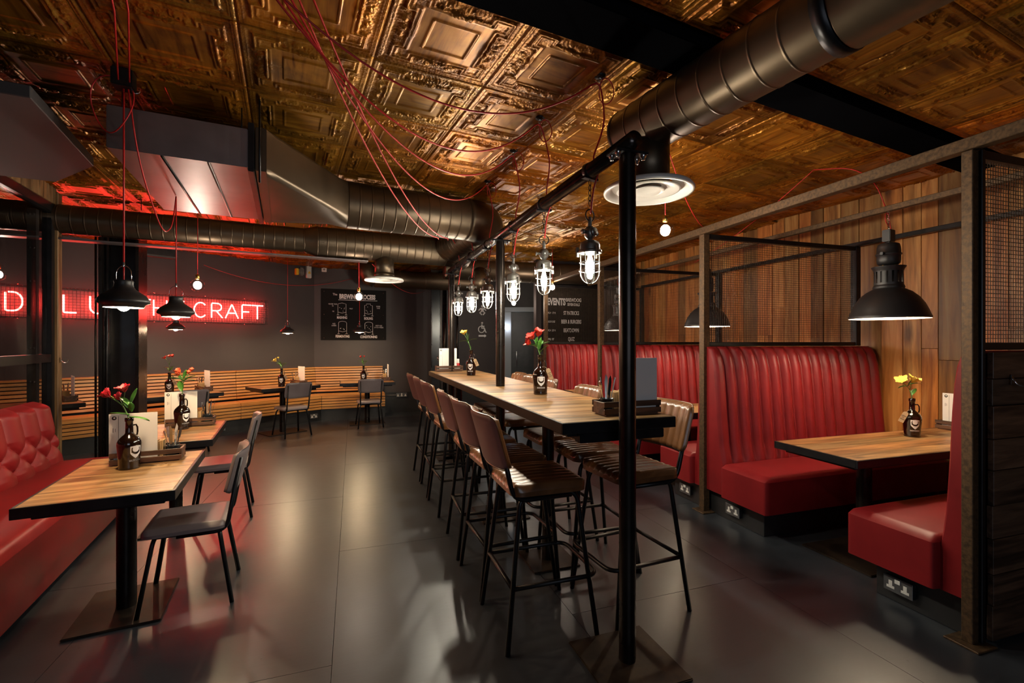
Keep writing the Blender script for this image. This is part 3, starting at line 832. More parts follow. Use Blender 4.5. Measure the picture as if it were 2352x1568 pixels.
def diffuser(r, x, y, z, R=.25):
    """white round ceiling diffuser with nested cones, opening down"""
    part('diffuser_ring', MB().lathe([(R*.52,.05),(R*.62,.035),(R*.95,.03),(R,.012),(R*.985,0),(R*.93,.002),(R*.84,.022),(R*.80,.034)], 40, Matrix.Translation((x,y,z))), M['white'], r)
    part('diffuser_cone', MB().lathe([(R*.30,.032),(R*.36,.030),(R*.66,.010),(R*.70,.012),(R*.66,.018),(R*.36,.040),(R*.30,.042)], 36, Matrix.Translation((x,y,z))), M['white'], r)
    part('diffuser_disc', MB().lathe([(0,.020),(R*.20,.018),(R*.34,.008),(R*.355,.012),(R*.2,.026),(0,.028)], 30, Matrix.Translation((x,y,z))), M['white'], r)
# A: long duct in front of the neon wall, with a drop and diffuser
A = thing('air_duct', 'long bronze spiral duct crossing in front of the neon sign wall', 'duct', (0,0,0), G.t)
yA, zA = 5.83, 2.62
part('duct_run', spiral(MB(), (-2.9,yA,zA), (.20,yA,zA), .137), M['duct'], A)
part('reducer', MB().tube([(.20,yA,zA),(.21,yA,zA),(.33,yA,zA),(.34,yA,zA)], [.140,.140,.175,.178], 32), M['duct'], A)
part('duct_run', spiral(MB(), (.34,yA,zA), (1.86,yA,zA), .172), M['duct'], A)
e_ = MB(); elbow(e_, (1.86,yA,zA), .172, .30, (1,0,0), (0,1,0), segs=9); part('elbow', e_, M['duct'], A)
part('drop', MB().tube([(1.10,yA,zA-.10),(1.10,yA,2.25)], .115, 28), M['duct'], A)
part('drop_collar', MB().tube([(1.10,yA,2.30),(1.10,yA,2.252)], .122, 28), M['duct'], A)
diffuser(A, 1.10, yA, 2.205, .235)
cb2 = MB()
cb2.box(-2.9,.9,yA-.06,yA+.06,zA-.20,zA-.185); part('cable_tray', cb2, M['galv'], A)
rods = MB()
for x in (-1.3,.0,1.5): rods.tube([(x,yA,zA+.16),(x,yA,ZC)], .004, 6)
part('hanger_rods', rods, M['black'], A)
# B: plenum box, transition and fat duct
Bd = thing('air_duct', 'rectangular plenum box tapering into a fat bronze duct', 'duct', (0,0,0), G.t)
part('plenum_box', MB().box(-.86,-.20,3.18,4.50,2.50,2.73), M['plen'] if 'plen' in M else M['galv'], Bd, .004)
for x in (-.62,-.40): part('seam', MB().tube([(x,3.19,2.498),(x,4.49,2.498)], .007, 6), M['black'] if x < -.5 else M['galv'], Bd)
part('flange', MB().box(-.198,-.165,3.15,4.53,2.47,2.76), M['black'], Bd, .004)
part('flange', MB().box(-.160,-.10,3.165,4.515,2.485,2.745), M['duct'], Bd, .004)
yB, zB, rB = 4.275, 2.655, .20
N_ = 40
def trans(u, v):
    a = 2*PI*u; cx, sz_ = math.cos(a), math.sin(a)
    k = 1/max(abs(cx), abs(sz_)); ry = (3.84 + cx*k*.67, 2.615 + sz_*k*.125)
    ro = (yB + rB*cx, zB + rB*sz_); return (-.10+.58*v, ry[0]*(1-v)+ro[0]*v, ry[1]*(1-v)+ro[1]*v)
part('transition', MB().surf(trans, 64, 10, closeu=True), M['galvb'] if 'galvb' in M else M['duct'], Bd)
part('duct_run', spiral(MB(), (.48,yB,zB), (1.58,yB,zB), rB), M['duct'], Bd)
e_ = MB(); pe = elbow(e_, (1.58,yB,zB), rB, .30, (1,0,0), (0,1,0), segs=4); part('elbow', e_, M['duct'], Bd)
part('duct_run', spiral(MB(), (1.88,yB+.30,zB), (1.88,5.62,zB), rB*.9), M['duct'], Bd)
rods = MB()
for x in (-.82,-.24): rods.tube([(x,3.3,2.73),(x,3.3,ZC)], .004, 6).tube([(x,4.4,2.73),(x,4.4,ZC)], .004, 6)
rods.tube([(-.135,3.12,2.4),(-.135,3.12,ZC)], .006, 6)
part('hanger_rods', rods, M['black'], Bd)
# C: duct over the bar end coming towards the room front, with drop and diffuser
Cd = thing('air_duct', 'dark spiral duct beside the ceiling beam with a round white diffuser', 'duct', (0,0,0), G.t)
xC, zC_ = 1.85, 2.69
part('duct_run', spiral(MB(), (xC,2.18,zC_), (xC,1.02,zC_), .15, .13), M['duct'], Cd)
part('end_cap', MB().tube([(xC,2.181,zC_),(xC,2.20,zC_)], .153, 32), M['duct'], Cd)
part('joint_collar', MB().tube([(xC,1.03,zC_),(xC,.98,zC_)], .162, 32), M['black'], Cd)
part('duct_run', spiral(MB(), (xC,.98,zC_), (xC,-.6,zC_), .158, .35), M['duct'], Cd)
part('drop', MB().tube([(xC,2.02,zC_-.08),(xC,2.02,2.345)], .117, 28), M['duct'], Cd)
diffuser(Cd, xC, 2.02, 2.30, .25)
part('hanger_rods', MB().tube([(xC-.02,1.72,zC_+.15),(xC-.02,1.72,ZC-.05)], .004, 6).tube([(xC,1.2,zC_+.15),(xC,1.2,ZC)], .004, 6), M['black'], Cd)
part('hanger_clamp', MB().box(xC-.045,xC+.005,1.695,1.745,zC_+.135,zC_+.165), M['cast'], Cd, .003)
# D and E: ducts towards the far corridor
D_ = thing('air_duct', 'bronze duct crossing behind the cage lamps above the far bar end', 'duct', (0,0,0), BO.t)
part('duct_run', spiral(MB(), (1.2,7.35,2.62), (4.6,7.35,2.62), .17, .5), M['duct'], D_)
part('branch', MB().tube([(1.75,7.20,2.55),(1.70,6.95,2.30)], .12, 24), M['duct'], D_)
E_ = thing('air_duct', 'bronze duct running to the corner above the chalkboard', 'duct', (BW.ox, BW.oy, 0), BW.t)
part('duct_run', spiral(MB(), (1.05,-.9,2.62), (2.9,-.9,2.62), .165, .45), M['duct'], E_)
part('elbow', MB().tube([(1.05,-.9,2.62),(.97,-.9,2.64),(.92,-.9,2.72),(.91,-.9,2.88)], [.165,.165,.16,.15], 24), M['duct'], E_)

# ================================================================== LAMPS
def make_cage():
    """origin at the rail axis; hangs down"""
    r = thing('cage_lamp', 'x', 'lamp')
    zr = ZR
    part('clamp', MB().tube([(0,-.018,0),(0,.018,0)], .044, 18).box(-.05,.05,-.014,.014,-.046,-.034), M['black'], r)
    chn = MB(); z = -.046
    for k in range(5):
        ln = .030; pts = [(0,0,0)]
        ring_ = [((.008*math.cos(a)) if k % 2 == 0 else 0, (.008*math.cos(a)) if k % 2 else 0, z-.016+ (.017*math.sin(a))) for a in [2*PI*q/10 for q in range(10)]]
        chn.tube(ring_, .0022, 5, True); z -= .027
    part('chain', chn, M['black'], r)
    zc = -.222
    part('ring', MB().tube([(.031*math.cos(a), 0, zc-.012+.031*math.sin(a)) for a in [2*PI*q/20 for q in range(20)]], .0032, 6, True), M['black'], r)
    part('stem', MB().lathe([(0,zc-.018),(.009,zc-.020),(.011,zc-.03),(.011,zc-.075)], 12), M['cast'], r)
    zj = -.325
    jb = MB().lathe([(.004,zj+.034),(.02,zj+.030),(.030,zj+.015),(.032,zj),(.030,zj-.016),(.020,zj-.031),(.012,zj-.036),(.012,zj-.05)], 18)
    part('junction_box', jb, M['cast'], r)
    for s in (-1,1): part('gland', MB().tube([(s*.026,0,zj),(s*.046,0,zj),(s*.047,0,zj),(s*.054,0,zj)], [.009,.009,.013,.013], 10), M['cast'], r)
    part('cover_plate', MB().tube([(0,-.026,zj),(0,-.036,zj)], .022, 18), M['cast'], r)
    zt = -.372
    part('cap', MB().lathe([(.010,zt+.01),(.030,zt+.004),(.048,zt-.006),(.052,zt-.02),(.053,zt-.045)], 24), M['cast'], r)
    part('collar', MB().lathe([(.053,zt-.045),(.062,zt-.047),(.063,zt-.062),(.050,zt-.064)], 24), M['cast'], r)
    for k in range(3):
        a = 2*PI*k/3+.3; part('lug', MB().box(-.006,.006,-.006,.006,-.03,.02, Matrix.Translation((.066*math.cos(a),.066*math.sin(a),zt-.05))), M['cast'], r)
    zg = zt-.064
    part('glass_jar', MB().lathe([(.045,zg),(.046,zg-.05),(.046,zg-.105),(.042,zg-.125),(.030,zg-.140),(.012,zg-.146),(0,zg-.147)], 24), M['glass'], r)
    part('bulb', MB().lathe([(.008,zg-.005),(.012,zg-.02),(.018,zg-.045),(.021,zg-.068),(.018,zg-.088),(.010,zg-.099),(0,zg-.102)], 12), M['bulb'], r)
    cg = MB()
    for k in range(3):
        a = PI*k/3+.25; ca, sa = math.cos(a), math.sin(a)
        prof = [(-.0500,zg+.01),(-.0500,zg-.10)] + [(-.0500*math.cos(t), zg-.10-.060*math.sin(t)) for t in [PI*q/10 for q in range(1,10)]] + [(.0500,zg-.10),(.0500,zg+.01)]
        cg.tube([(x*ca, x*sa, z_) for x, z_ in prof], .0026, 6)
    for zz, rr in ((zg-.048,.0535),(zg-.092,.0560)): cg.tube([(rr*math.cos(a), rr*math.sin(a), zz) for a in [2*PI*q/24 for q in range(24)]], .0024, 6, True)
    part('cage', cg, M['castlight'], r)
    return r
M['castlight'] = mat('pale_cage_wire', (.16,.16,.15), .35, .8)
cage = make_cage(); CL = 'caged bulkhead lamps hanging over the bar'
LY = [2.45, 3.04, 3.62, 4.31, 4.895, 5.51]
cn = ['by the bolted corner post', 'second along from the bolted corner post', 'third along from the bolted corner post', 'just past the middle post', 'between the middle post and the last lamp', 'at the far end of the pipe rail']
lamp_pos = []
for k, Y in enumerate(LY):
    dd = (Y-pn.y)/math.cos(BA.t); p = Vector((pn.x-dd*math.sin(BA.t), Y, ZR)); lamp_pos.append(p)
    lab = 'caged glass lamp over the bar, %s' % cn[k]
    rz = BA.t + (.3, -.2, .5, .1, -.4, .2)[k]
    if k == 0: cage.location = p; cage.rotation_euler = (0,0,rz); cage['label'] = lab; cage['group'] = CL
    else: dup(cage, p, rz, lab, CL)
def make_dome():
    """origin at rim centre"""
    r = thing('dome_lamp', 'x', 'pendant lamp')
    R = .292
    out = [(R,.0),(R+.003,.012),(R-.004,.022),(.272,.060),(.248,.105),(.212,.150),(.165,.187),(.118,.210),(.108,.216)]
    part('shade', MB().lathe(out, 48), M['dome'], r)
    part('shade_lining', MB().lathe([(R-.001,.0005)]+[(x-.006,z-.005) for x,z in out[2:]], 48), M['white'], r)
    part('collar', MB().lathe([(.112,.214),(.116,.222),(.110,.236),(.106,.240)], 36), M['dome'], r)
    nk = MB()
    for k in range(16):
        a0 = 2*PI*k/16; nk.surf(lambda u,v: (.106*math.cos(a0+.24*u), .106*math.sin(a0+.24*u), .24+.105*v), 3, 2)
    nk.lathe([(.106,.24),(.107,.255)], 36).lathe([(.107,.335),(.109,.345),(.124,.366),(.125,.370),(.085,.372),(.0,.373)], 36)
    part('vented_neck', nk, M['dome'], r)
    part('inner_tube', MB().lathe([(.070,.20),(.070,.365)], 24), M['dome'], r)
    part('gear_housing', MB().lathe([(.03,.380),(.070,.384),(.083,.394),(.087,.415),(.088,.452),(.094,.454),(.094,.462),(.088,.464),(.085,.505),(.078,.528),(.055,.538),(.0,.540)], 36), M['dome'], r)
    part('spacers', MB().tube([(.05,.02,.37),(.05,.02,.385)], .006, 8).tube([(-.05,.02,.37),(-.05,.02,.385)], .006, 8).tube([(0,-.05,.37),(0,-.05,.385)], .006, 8), M['brass'], r)
    for s in (-1,1): part('lug', MB().box(s*.105-.015,s*.105+.015,-.012,.012,.448,.468), M['dome'], r, .003)
    part('terminal_box', MB().box(-.045,.045,-.032,.032,.548,.632).box(-.012,.012,-.012,.012,.535,.55), M['dome'], r, .004)
    chn = MB(); z = .640
    for k in range(6):
        chn.tube([((.007*math.cos(a)) if k % 2 == 0 else 0, (.007*math.cos(a)) if k % 2 else 0, z+.014*math.sin(a)) for a in [2*PI*q/10 for q in range(10)]], .002, 5, True); z += .0225
    part('chain', chn, M['chrome'], r)
    part('hook', MB().tube([(0,0,z-.01),(0,0,.785)], .003, 6), M['chrome'], r)
    lp = [(.0,.0,.66),(-.05,.0,.69),(-.06,0,.73),(-.03,.0,.755),(.0,0,.75),(.01,0,.70),(.03,0,.665),(.045,0,.63)]
    part('flex', MB().tube(rnd_path(lp, .03), .0035, 6), M['redcord'], r)
    part('bulb', MB().sphere((0,0,.11), .042, 12, 8, sz=1.2), M['dbulb'], r)
    part('lamp_holder', MB().lathe([(.02,.15),(.022,.21)], 12), M['white'], r)
    return r
dome = make_dome(); DG = 'black dome lamps above the booths'
dl_ = ['black dome lamp hanging in the booth beside the plank clad end screen', 'black dome lamp hanging in the middle booth', 'black dome lamp hanging in the last booth']
for k in range(3):
    p = BO(CB0+.77, (PD[k]+PD[k+1])/2-.05, 1.622)
    if k == 0: dome.scale = (.80,.80,1.0); dome.location = p; dome.rotation_euler = (0,0,BO.t+.15); dome['label'] = dl_[0]; dome['group'] = DG
    else: dup(dome, p, BO.t+.15+.2*k, dl_[k], DG)

def make_pendant():
    """origin at shade rim centre"""
    r = thing('pendant_lamp', 'x', 'pendant lamp')
    out = [(.096,-.010),(.104,.006),(.128,.014),(.126,.030),(.110,.052),(.080,.072),(.058,.086),(.048,.100),(.045,.118),(.048,.128),(.044,.134),(.0,.136)]
    part('shade', MB().lathe(out, 36), M['dome'], r)
    part('shade_lining', MB().lathe([(.095,-.0095),(.100,.008),(.105,.030),(.075,.058),(.050,.082),(.0,.09)], 36), M['white'], r)
    part('bulb', MB().sphere((0,0,.004), .033, 12, 8), M['pbulb'], r)
    part('bracket', MB().tube([(-.046,0,.105),(-.046,0,.165)]+[(-.046*math.cos(a),0,.165+.046*math.sin(a)) for a in [PI*q/10 for q in range(1,10)]]+[(.046,0,.165),(.046,0,.105)], .002, 6), M['chrome'], r)
    part('cord_grip', MB().lathe([(.006,.205),(.007,.215),(.004,.235)], 10), M['chrome'], r)
    part('flex_tail', MB().tube([(0,0,.136),(0,0,.206)], .0042, 6), M['redcord'], r)
    return r
pend = make_pendant(); PG = 'small black enamel pendant lamps'
def cord(label, pts, r=.0038, group=None, n=6):
    P = [Vector(p) for p in pts]; o = P[0]
    mb = MB().tube([p-o for p in P], r, n)
    return tag(part('power_cord', mb, M['redcord'], None, loc=o), label, 'cord', group)
def sag(a, b, s, n=14):
    a = Vector(a); b = Vector(b); return [a.lerp(b, t/n) - Vector((0,0,s*4*(t/n)*(1-t/n))) for t in range(n+1)]
L1 = Vector((-2.045, 2.44, 1.648)); L2 = Vector((-2.40, 3.31, 1.645))
LB1 = P_B1 + Vector((-.02,-.02,1.63)); LB2 = P_B2 + Vector((.07,-.02,1.60)); LB3 = Vector((-2.70, 8.20, 1.63))
pl = [(L1,'over the table with the crimson flowers'),(L2,'over the table with the orange flowers'),(LB1,'over the bench table behind the steel column'),(LB2,'over the bench table under the letters CRAFT'),(LB3,'over the bench table below the chalkboard')]
for k, (p, w_) in enumerate(pl):
    lab = 'small black enamel pendant lamp ' + w_
    if k == 0: pend.scale = (.88,.88,1.0); pend.location = p; pend['label'] = lab; pend['group'] = PG
    else: dup(pend, p, .4*k, lab, PG, None if k < 2 else .86)
CGp = 'red flex cords of the pendant lamps'
top1 = px(285, 190, 2.87)
hk1 = Vector((-2.045, 2.44, ZC-.03))
cord('red flex hanging straight to the lamp over the crimson flowers', [L1+Vector((0,0,.2)), hk1], .0045, CGp)
hk2 = Vector((L2.x, L2.y, 2.495))
cord('red flex hanging straight to the lamp over the orange flowers', [L2+Vector((0,0,.2)), hk2], .0042, CGp)
mid = Vector((-2.42, 3.25, 2.20))
cord('red flex swagged between the two sofa table lamps', rnd_path([hk1+Vector((.02,0,-.05)), (-2.03,2.52,2.42), (-2.20,2.92,2.13), (-2.36,3.22,2.26), hk2], .3, 8), .0042, CGp)
# loop of spare flex and black junction under the ceiling
cord('loop of spare red flex tied under the ceiling', [hk1+Vector((.11*math.cos(a)-.06, .02*math.sin(2*a), -.16+.15*math.sin(a))) for a in [2*PI*q/28+PI/2 for q in range(28)]], .0035, CGp)
cord('twin red flex dropping to the ceiling junction above the crimson flowers', [(-1.36, 1.50, 2.88), (-1.70, 1.98, 2.87), hk1+Vector((-.02,-.01,-.06))], .0042, CGp)
cord('twin red flex lying beside it under the ceiling', [(-1.30, 1.50, 2.88), (-1.64, 1.98, 2.87), hk1+Vector((.03,.0,-.06))], .0042, CGp)
jb = thing('junction_block', 'black ceiling junction block where red flexes meet', 'junction box', hk1+Vector((0,0,-.005)), G.t)
part('body', MB().box(-.045,.045,-.045,.045,-.075,.02), M['black'], jb, .006); part('hook', MB().tube(arc((0.05,0,-.07),.018,PI,2.2*PI,8), .003, 6), M['chrome'], jb)
for k, (p, w_) in enumerate(((LB1,'behind the steel column'),(LB2,'under the letters CRAFT'),(LB3,'below the chalkboard'))):
    cord('red flex hanging to the bench table lamp ' + w_, [p+Vector((0,0,.2)), (p.x, p.y, ZC-.02)], .0038, CGp)
# globe bulbs
def make_globe():
    r = thing('globe_bulb', 'x', 'bulb')
    part('globe', MB().sphere((0,0,0), .0625, 24, 16), M['glass'], r)
    part('filament', MB().sphere((0,0,.0), .036, 12, 8, sz=1.15), M['gbulb'], r)
    part('socket', MB().lathe([(.013,.058),(.018,.062),(.019,.10),(.012,.112),(.004,.114)], 14), M['brass'], r)
    return r
gl = make_globe(); GGp = 'clear globe bulbs on red flex'
gp = [(Vector((-3.19,4.70,2.03)),'clear globe bulb hanging beside the wide steel column'),(Vector((-1.85,5.60,2.0)),'clear globe bulb hanging by the round duct diffuser'),
      (Vector((1.125,3.40,2.275)),'clear globe bulb hanging outside the middle booth'),(Vector((.62,7.1,2.29)),'clear globe bulb hanging in front of the events board'),
      (Vector((.03,8.2,2.14)),'clear globe bulb hanging near the grey framed door'),(Vector((-5.60,5.05,2.19)),'clear globe bulb hanging beyond the glazed screen')]
for k, (p, lab) in enumerate(gp):
    if k == 0: gl.location = p; gl['label'] = lab; gl['group'] = GGp
    else:
        dup(gl, p, 0, lab, GGp)
    cord('red flex of the ' + lab.replace('clear ', ''), [p+Vector((0,0,.112)), (p.x, p.y, ZC-.02)], .0035, 'red flex cords of the globe bulbs')
# swagged cords from the junction near the room front to the cage lamps
J = Vector((-.92, 1.50, 2.885))
hooks = [Vector((.475,2.50,2.875)), Vector((.18,2.97,2.875)), Vector((.013,3.48,2.875)), Vector((-.218,4.15,2.875)), Vector((-.686,4.34,2.43)), Vector((-.60,4.37,2.43))]
sg = [.40,.45,.45,.46,.25,.25]
for k, h_ in enumerate(hooks):
    a = J + Vector((.05*k-.12, .03*k, 0)); lp = lamp_pos[k]
    dn = [Vector((lp.x+.012, lp.y, ZR+.06)), Vector((lp.x+.05, lp.y-.02, ZR)), Vector((lp.x+.02, lp.y, ZR-.08)), Vector((lp.x+.004, lp.y-.004, ZR-.225))]
    if k >= 4:
        m0 = sag(a, h_, sg[k]); pts = m0 + [h_+Vector((-.03,.16,.01)), h_+Vector((-.06,.27,.16)), Vector((lp.x,lp.y-.05,2.56))] + dn
    else:
        m0 = sag(a, h_, sg[k]); b_ = (h_ + dn[0])/2 + Vector((.05, 0, -.02)); pts = m0 + [b_] + dn
    cord('swagged red flex to the cage lamp ' + cn[k], rnd_path(pts, .08, 3), .0045, 'red flex cords to the cage lamps')
    if k < 4:
        t = thing('cord_hook', 'black ceiling hook for the cage lamp ' + cn[k], 'hook', h_, 0, 'ceiling cord hooks')
        part('base', MB().lathe([(.03,.025),(.03,.012),(.012,.006),(.0,.006)], 14), M['black'], t)
        part('eye', MB().tube([(.012*math.cos(a),0,-.006+.012*math.sin(a)) for a in [2*PI*q/12 for q in range(12)]], .003, 6, True), M['chrome'], t)
        cord('spare red flex loop of the cage lamp ' + cn[k], [h_+Vector((.035+.04*math.cos(a), .01*math.sin(2*a), -.065+.07*math.sin(a))) for a in [2*PI*q/20+PI/2 for q in range(21)]], .003, 'spare flex loops under the ceiling hooks')
# cords over the booths and along the sign wall
cord('red flex swagged from the globe bulb to the overhead booth rail', sag((1.15,3.40,2.86), BO(CB0+.10, PD[1]+.10, 2.46), .10) , .0036, 'red flex cords over the booths')
cord('red flex dropping from the ceiling to the first dome lamp', rnd_path([BO(CB0+.75,2.9,2.88), BO(CB0+.80,2.6,2.80), BO(CB0+.74,2.4,2.60), BO(CB0+.775,2.36,2.42)], .15, 6), .0036, 'red flex cords over the booths')
cord('red flex slung low along the plank wall above the booths', sag(BO(CB0+.75,2.9,2.88), BO(CB0+.95,4.6,2.40), .05), .0036, 'red flex cords over the booths')
a_ = NW(.2,-.3,2.66); b_ = NW(-1.6,-.2,2.72)
cord('red flex swagged along the sign wall below the long duct', sag(NW(-2.0,-.45,2.64), NW(.55,-.45,2.70), .22), .0036)
cord('red flex dropping behind the round diffuser to the chalkboard wall end', sag(G(1.0,6.1,2.45), BW(2.1,-.25,2.50), .18), .0036)
# ================================================================== NEON SIGN
Z0, Z1 = 1.76, 2.18
sign = thing('neon_sign', 'red neon sign reading DILUTE THE CRAFT in a wire cage', 'sign', (NW.ox, NW.oy, 0), NW.t)
def nw_x(p):   # where the ray of photo column p meets the plane 0.09 m before the sign wall
    r = (p-1176)/F; o = NW(0,-.09); u = (NW.cs, NW.sn)
    return (r*o.y-o.x)/(u[0]-r*u[1])
sx0, sx1 = nw_x(-30), nw_x(613)
zb, zt_ = 1.850, 2.085
def LT(ch, x0, x1):
    w_ = x1-x0; h = zt_-zb; X = lambda t: x0+w_*t; Zz = lambda t: zb+h*t; S = []
    if ch == 'D': S = [[(0,.97),(0,0),(.45,0)] + [(.45+.55*math.sin(a),.5-.5*math.cos(a)) for a in [PI*q/12 for q in range(1,12)]] + [(.45,1),(.16,1)]]
    elif ch == 'I': S = [[(.5,1),(.5,0)]]
    elif ch == 'L': S = [[(0,1),(0,0),(1,0)]]
    elif ch == 'U': S = [[(0,1),(0,.35)] + [(.5-.5*math.cos(a),.35-.35*math.sin(a)) for a in [PI*q/10 for q in range(1,10)]] + [(1,.35),(1,1)]]
    elif ch == 'T': S = [[(0,1),(1,1)],[(.5,.96),(.5,0)]]
    elif ch == 'E': S = [[(1,1),(0,1),(0,0),(1,0)],[(.06,.52),(.8,.52)]]
    elif ch == 'H': S = [[(0,1),(0,0)],[(1,1),(1,0)],[(.04,.5),(.96,.5)]]
    elif ch == 'C': S = [[(.5+.5*math.cos(a),.5+.5*math.sin(a)) for a in [.75+(2*PI-1.5)*q/18 for q in range(19)]]]
    elif ch == 'R': S = [[(0,0),(0,1),(.5,1)] + [(.5+.42*math.sin(a),.74+.26*math.cos(a)) for a in [PI*q/8 for q in range(1,8)]] + [(.5,.48),(.08,.48)],[(.45,.46),(1,0)]]
    elif ch == 'A': S = [[(0,0),(.5,1),(1,0)],[(.2,.36),(.8,.36)]]
    elif ch == 'F': S = [[(1,1),(0,1),(0,0)],[(.06,.5),(.8,.5)]]
    mb = MB()
    for st_ in S: mb.tube(rnd_path([(X(a),-.09,Zz(b)) for a,b in st_], .02, 3), .0095, 8)
    part('neon_letter', mb, M['neon'], sign)
for ch, a, b in (('D',12,52),('I',98,112),('L',146,176),('U',207,240),('T',248,278),('E',286,312),('T',318,346),('H',353,383),('E',396,423),('C',446,475),('R',486,511),('A',518,547),('F',556,576),('T',578,604)):
    LT(ch, nw_x(a), nw_x(b))
cg = MB(); nv = int((sx1-sx0)/.038)
for i in range(nv+1):
    x = sx0+(sx1-sx0)*i/nv; cg.tube([(x,-.005,Z0),(x,-.13,Z0),(x,-.13,Z1),(x,-.005,Z1)], .0030, 4)
for j in range(12):
    z = Z0+(Z1-Z0)*j/11; cg.tube([(sx0,-.13,z),(sx1,-.13,z)], .0030, 4)
part('wire_cage', cg, M['signgrey'], sign, stuff=True)
part('back_panel', MB().box(sx0, sx1, -.012, -.003, Z0+.02, Z1-.02), M['signgrey'], sign)
ctb = MB()
for q in (40, 130, 235, 353, 470, 560): x = nw_x(q); ctb.sphere((x,-.12,Z1+.012), .010, 8, 6).sphere((x,-.12,Z0-.012), .010, 8, 6)
part('standoffs', ctb, M['chrome'], sign)

M['boardblack'] = mat('matt_black_board', (.007,.006,.006), .75, spec=.2)
# ================================================================== BOARDS AND SIGNS
def lettering(par, s, x, z, size, m='chalk', y=-.012, xs=1.0, bold=0.0, align='CENTER'):
    o = part('lettering', text_mesh(s, size, M[m], .0006, xs, align, bold), None, par, loc=(x, y, z)); return o
bd = thing('chalkboard', 'black board titled the BREWING PROCESS with four tank drawings', 'board', BW(.737,0,0), BW.t)
part('panel', MB().box(-.615,.615,-.018,-.002,1.486,2.494), M['boardblack'], bd, .002, 1)
lettering(bd, 'BREWING PROCESS', .06, 2.345, .125, y=-.0195, xs=.62, bold=.006)
lettering(bd, 'The', -.36, 2.385, .060, y=-.0195, xs=.9)
part('underline', MB().box(-.30,.44,-.0205,-.0185,2.276,2.284), M['chalk'], bd)
def tank(cx, cz, top, name):
    mb = MB(); t = .0045; y = -.0205; hw = .075
    L_ = lambda pts: mb.tube([(cx+a, y, cz+b) for a,b in pts], t, 4)
    if top == 0: L_([(-hw,-.13),(-hw,.085),(0,.105),(hw,.085),(hw,-.13)])
    elif top == 1: L_([(-hw,-.13),(-hw,.08),(-.04,.08),(-.04,.11),(.04,.11),(.04,.08),(hw,.08),(hw,-.13)])
    else: L_([(-hw,-.13),(-hw,.08)] + [(-hw*math.cos(a), .08+.035*math.sin(a)) for a in [PI*q/8 for q in range(1,8)]] + [(hw,.08),(hw,-.13)])
    L_([(-hw,-.075),(0,-.095),(hw,-.075)]); L_([(-hw-.022,-.13),(-hw+.022,-.13)]); L_([(hw-.022,-.13),(hw+.022,-.13)])
    for k in range(5): mb.sphere((0,0,0), .007, 6, 4, Matrix.Translation((cx+rnd.uniform(-.05,.05), y, cz+rnd.uniform(-.06,.05))))
    part('tank_drawing', mb, M['chalk'], bd); lettering(bd, name, cx, cz-.185, .070, y=-.0195, xs=.62, bold=.002)
tank(-.23, 2.115, 0, 'MASHING'); tank(.27, 2.105, 1, 'BOILING'); tank(-.22, 1.745, 2, 'FERMENTING'); tank(.275, 1.735, 2, 'CONDITIONING')
for s, x, z in (('WATER TANK\nIN',-.40,2.175),('PH',-.39,2.05),('MALT',-.06,2.11),('WHEEL\nTANK',.46,2.15),('ALES\nLAGERS',-.38,1.79),('MOST ALES\nUP TO 4 WEEKS',.47,1.76)):
    lettering(bd, s, x, z, .036, y=-.0195, xs=.7)
sw = MB()
for x in (-.56,.56):
    for z in (2.44,1.99,1.53): sw.lathe([(0,.003),(.006,.002),(.007,0)], 8, Matrix.Translation((x,-.018,z)) @ Matrix.Rotation(PI/2,4,'X'))
part('screws', sw, M['chrome'], bd)
ev = thing('events_board', 'black board headed EVENTS on the booth end wall', 'board', BO(3.455,7.62,0), BO.t)
part('panel', MB().box(-.50,.62,-.022,-.004,1.30,2.50), M['boardblack'], ev, .002, 1)
lettering(ev, 'EVENTS', -.22, 2.16, .165, 'print', -.0235, .62, .008)
lettering(ev, 'BREWDOG', .115, 2.20, .085, 'print', -.0235, .72, .003); lettering(ev, 'SEVEN DIALS', .115, 2.12, .068, 'print', -.0235, .62, .002)
for k, (a, b) in enumerate((('MARCH 17TH','ST PATRICKS'),('MARCH 21ST','BEER & BURGERS'),('MARCH 25TH','BEATDOWN'),('APRIL 1ST','QUIZ'))):
    z = 1.965-.155*k
    lettering(ev, a, -.33, z, .050, 'print', -.0235, .62); lettering(ev, b, .07, z, .095, 'print', -.0235, .55, .002)
# restroom signs on the wall: baby, wheelchair, arrow (each a flat cut-out)
def bwx(p, off=-.012):
    r = (p-1176)/F; o = BW(0,off); return (r*o.y-o.x)/(BW.cs-r*BW.sn)
xw = bwx(1108); YW = BW(xw,0).y
sg_ = thing('wall_symbol', 'white baby changing symbol on the dark wall', 'sign', BW(xw,0,py_z(712,YW)), BW.t)
yy = -.008; b_ = MB()
b_.sphere((0,yy,.085), .028, 14, 8); part('head', b_, M['print'], sg_)
part('arms', MB().tube([(-.085,yy,-.01),(-.04,yy,.035),(.04,yy,.035),(.085,yy,-.01)], .014, 6), M['print'], sg_)
part('body', MB().tube([(0,yy,.04),(0,yy,-.035)], .034, 10), M['print'], sg_)
part('legs', MB().tube([(-.02,yy,-.03),(-.058,yy,-.06),(-.012,yy,-.105)], .015, 6).tube([(.02,yy,-.03),(.058,yy,-.06),(.012,yy,-.105)], .015, 6), M['print'], sg_)
s2 = thing('wall_symbol', 'white wheelchair symbol on the dark wall', 'sign', BW(xw,0,py_z(752,YW)), BW.t)
part('head', MB().sphere((-.005,yy,.10), .022, 14, 8), M['print'], s2)
part('wheel', MB().tube([(-.02+.07*math.cos(a),yy,-.04+.07*math.sin(a)) for a in [2*PI*q/24 for q in range(24)]], .010, 6, True), M['print'], s2)
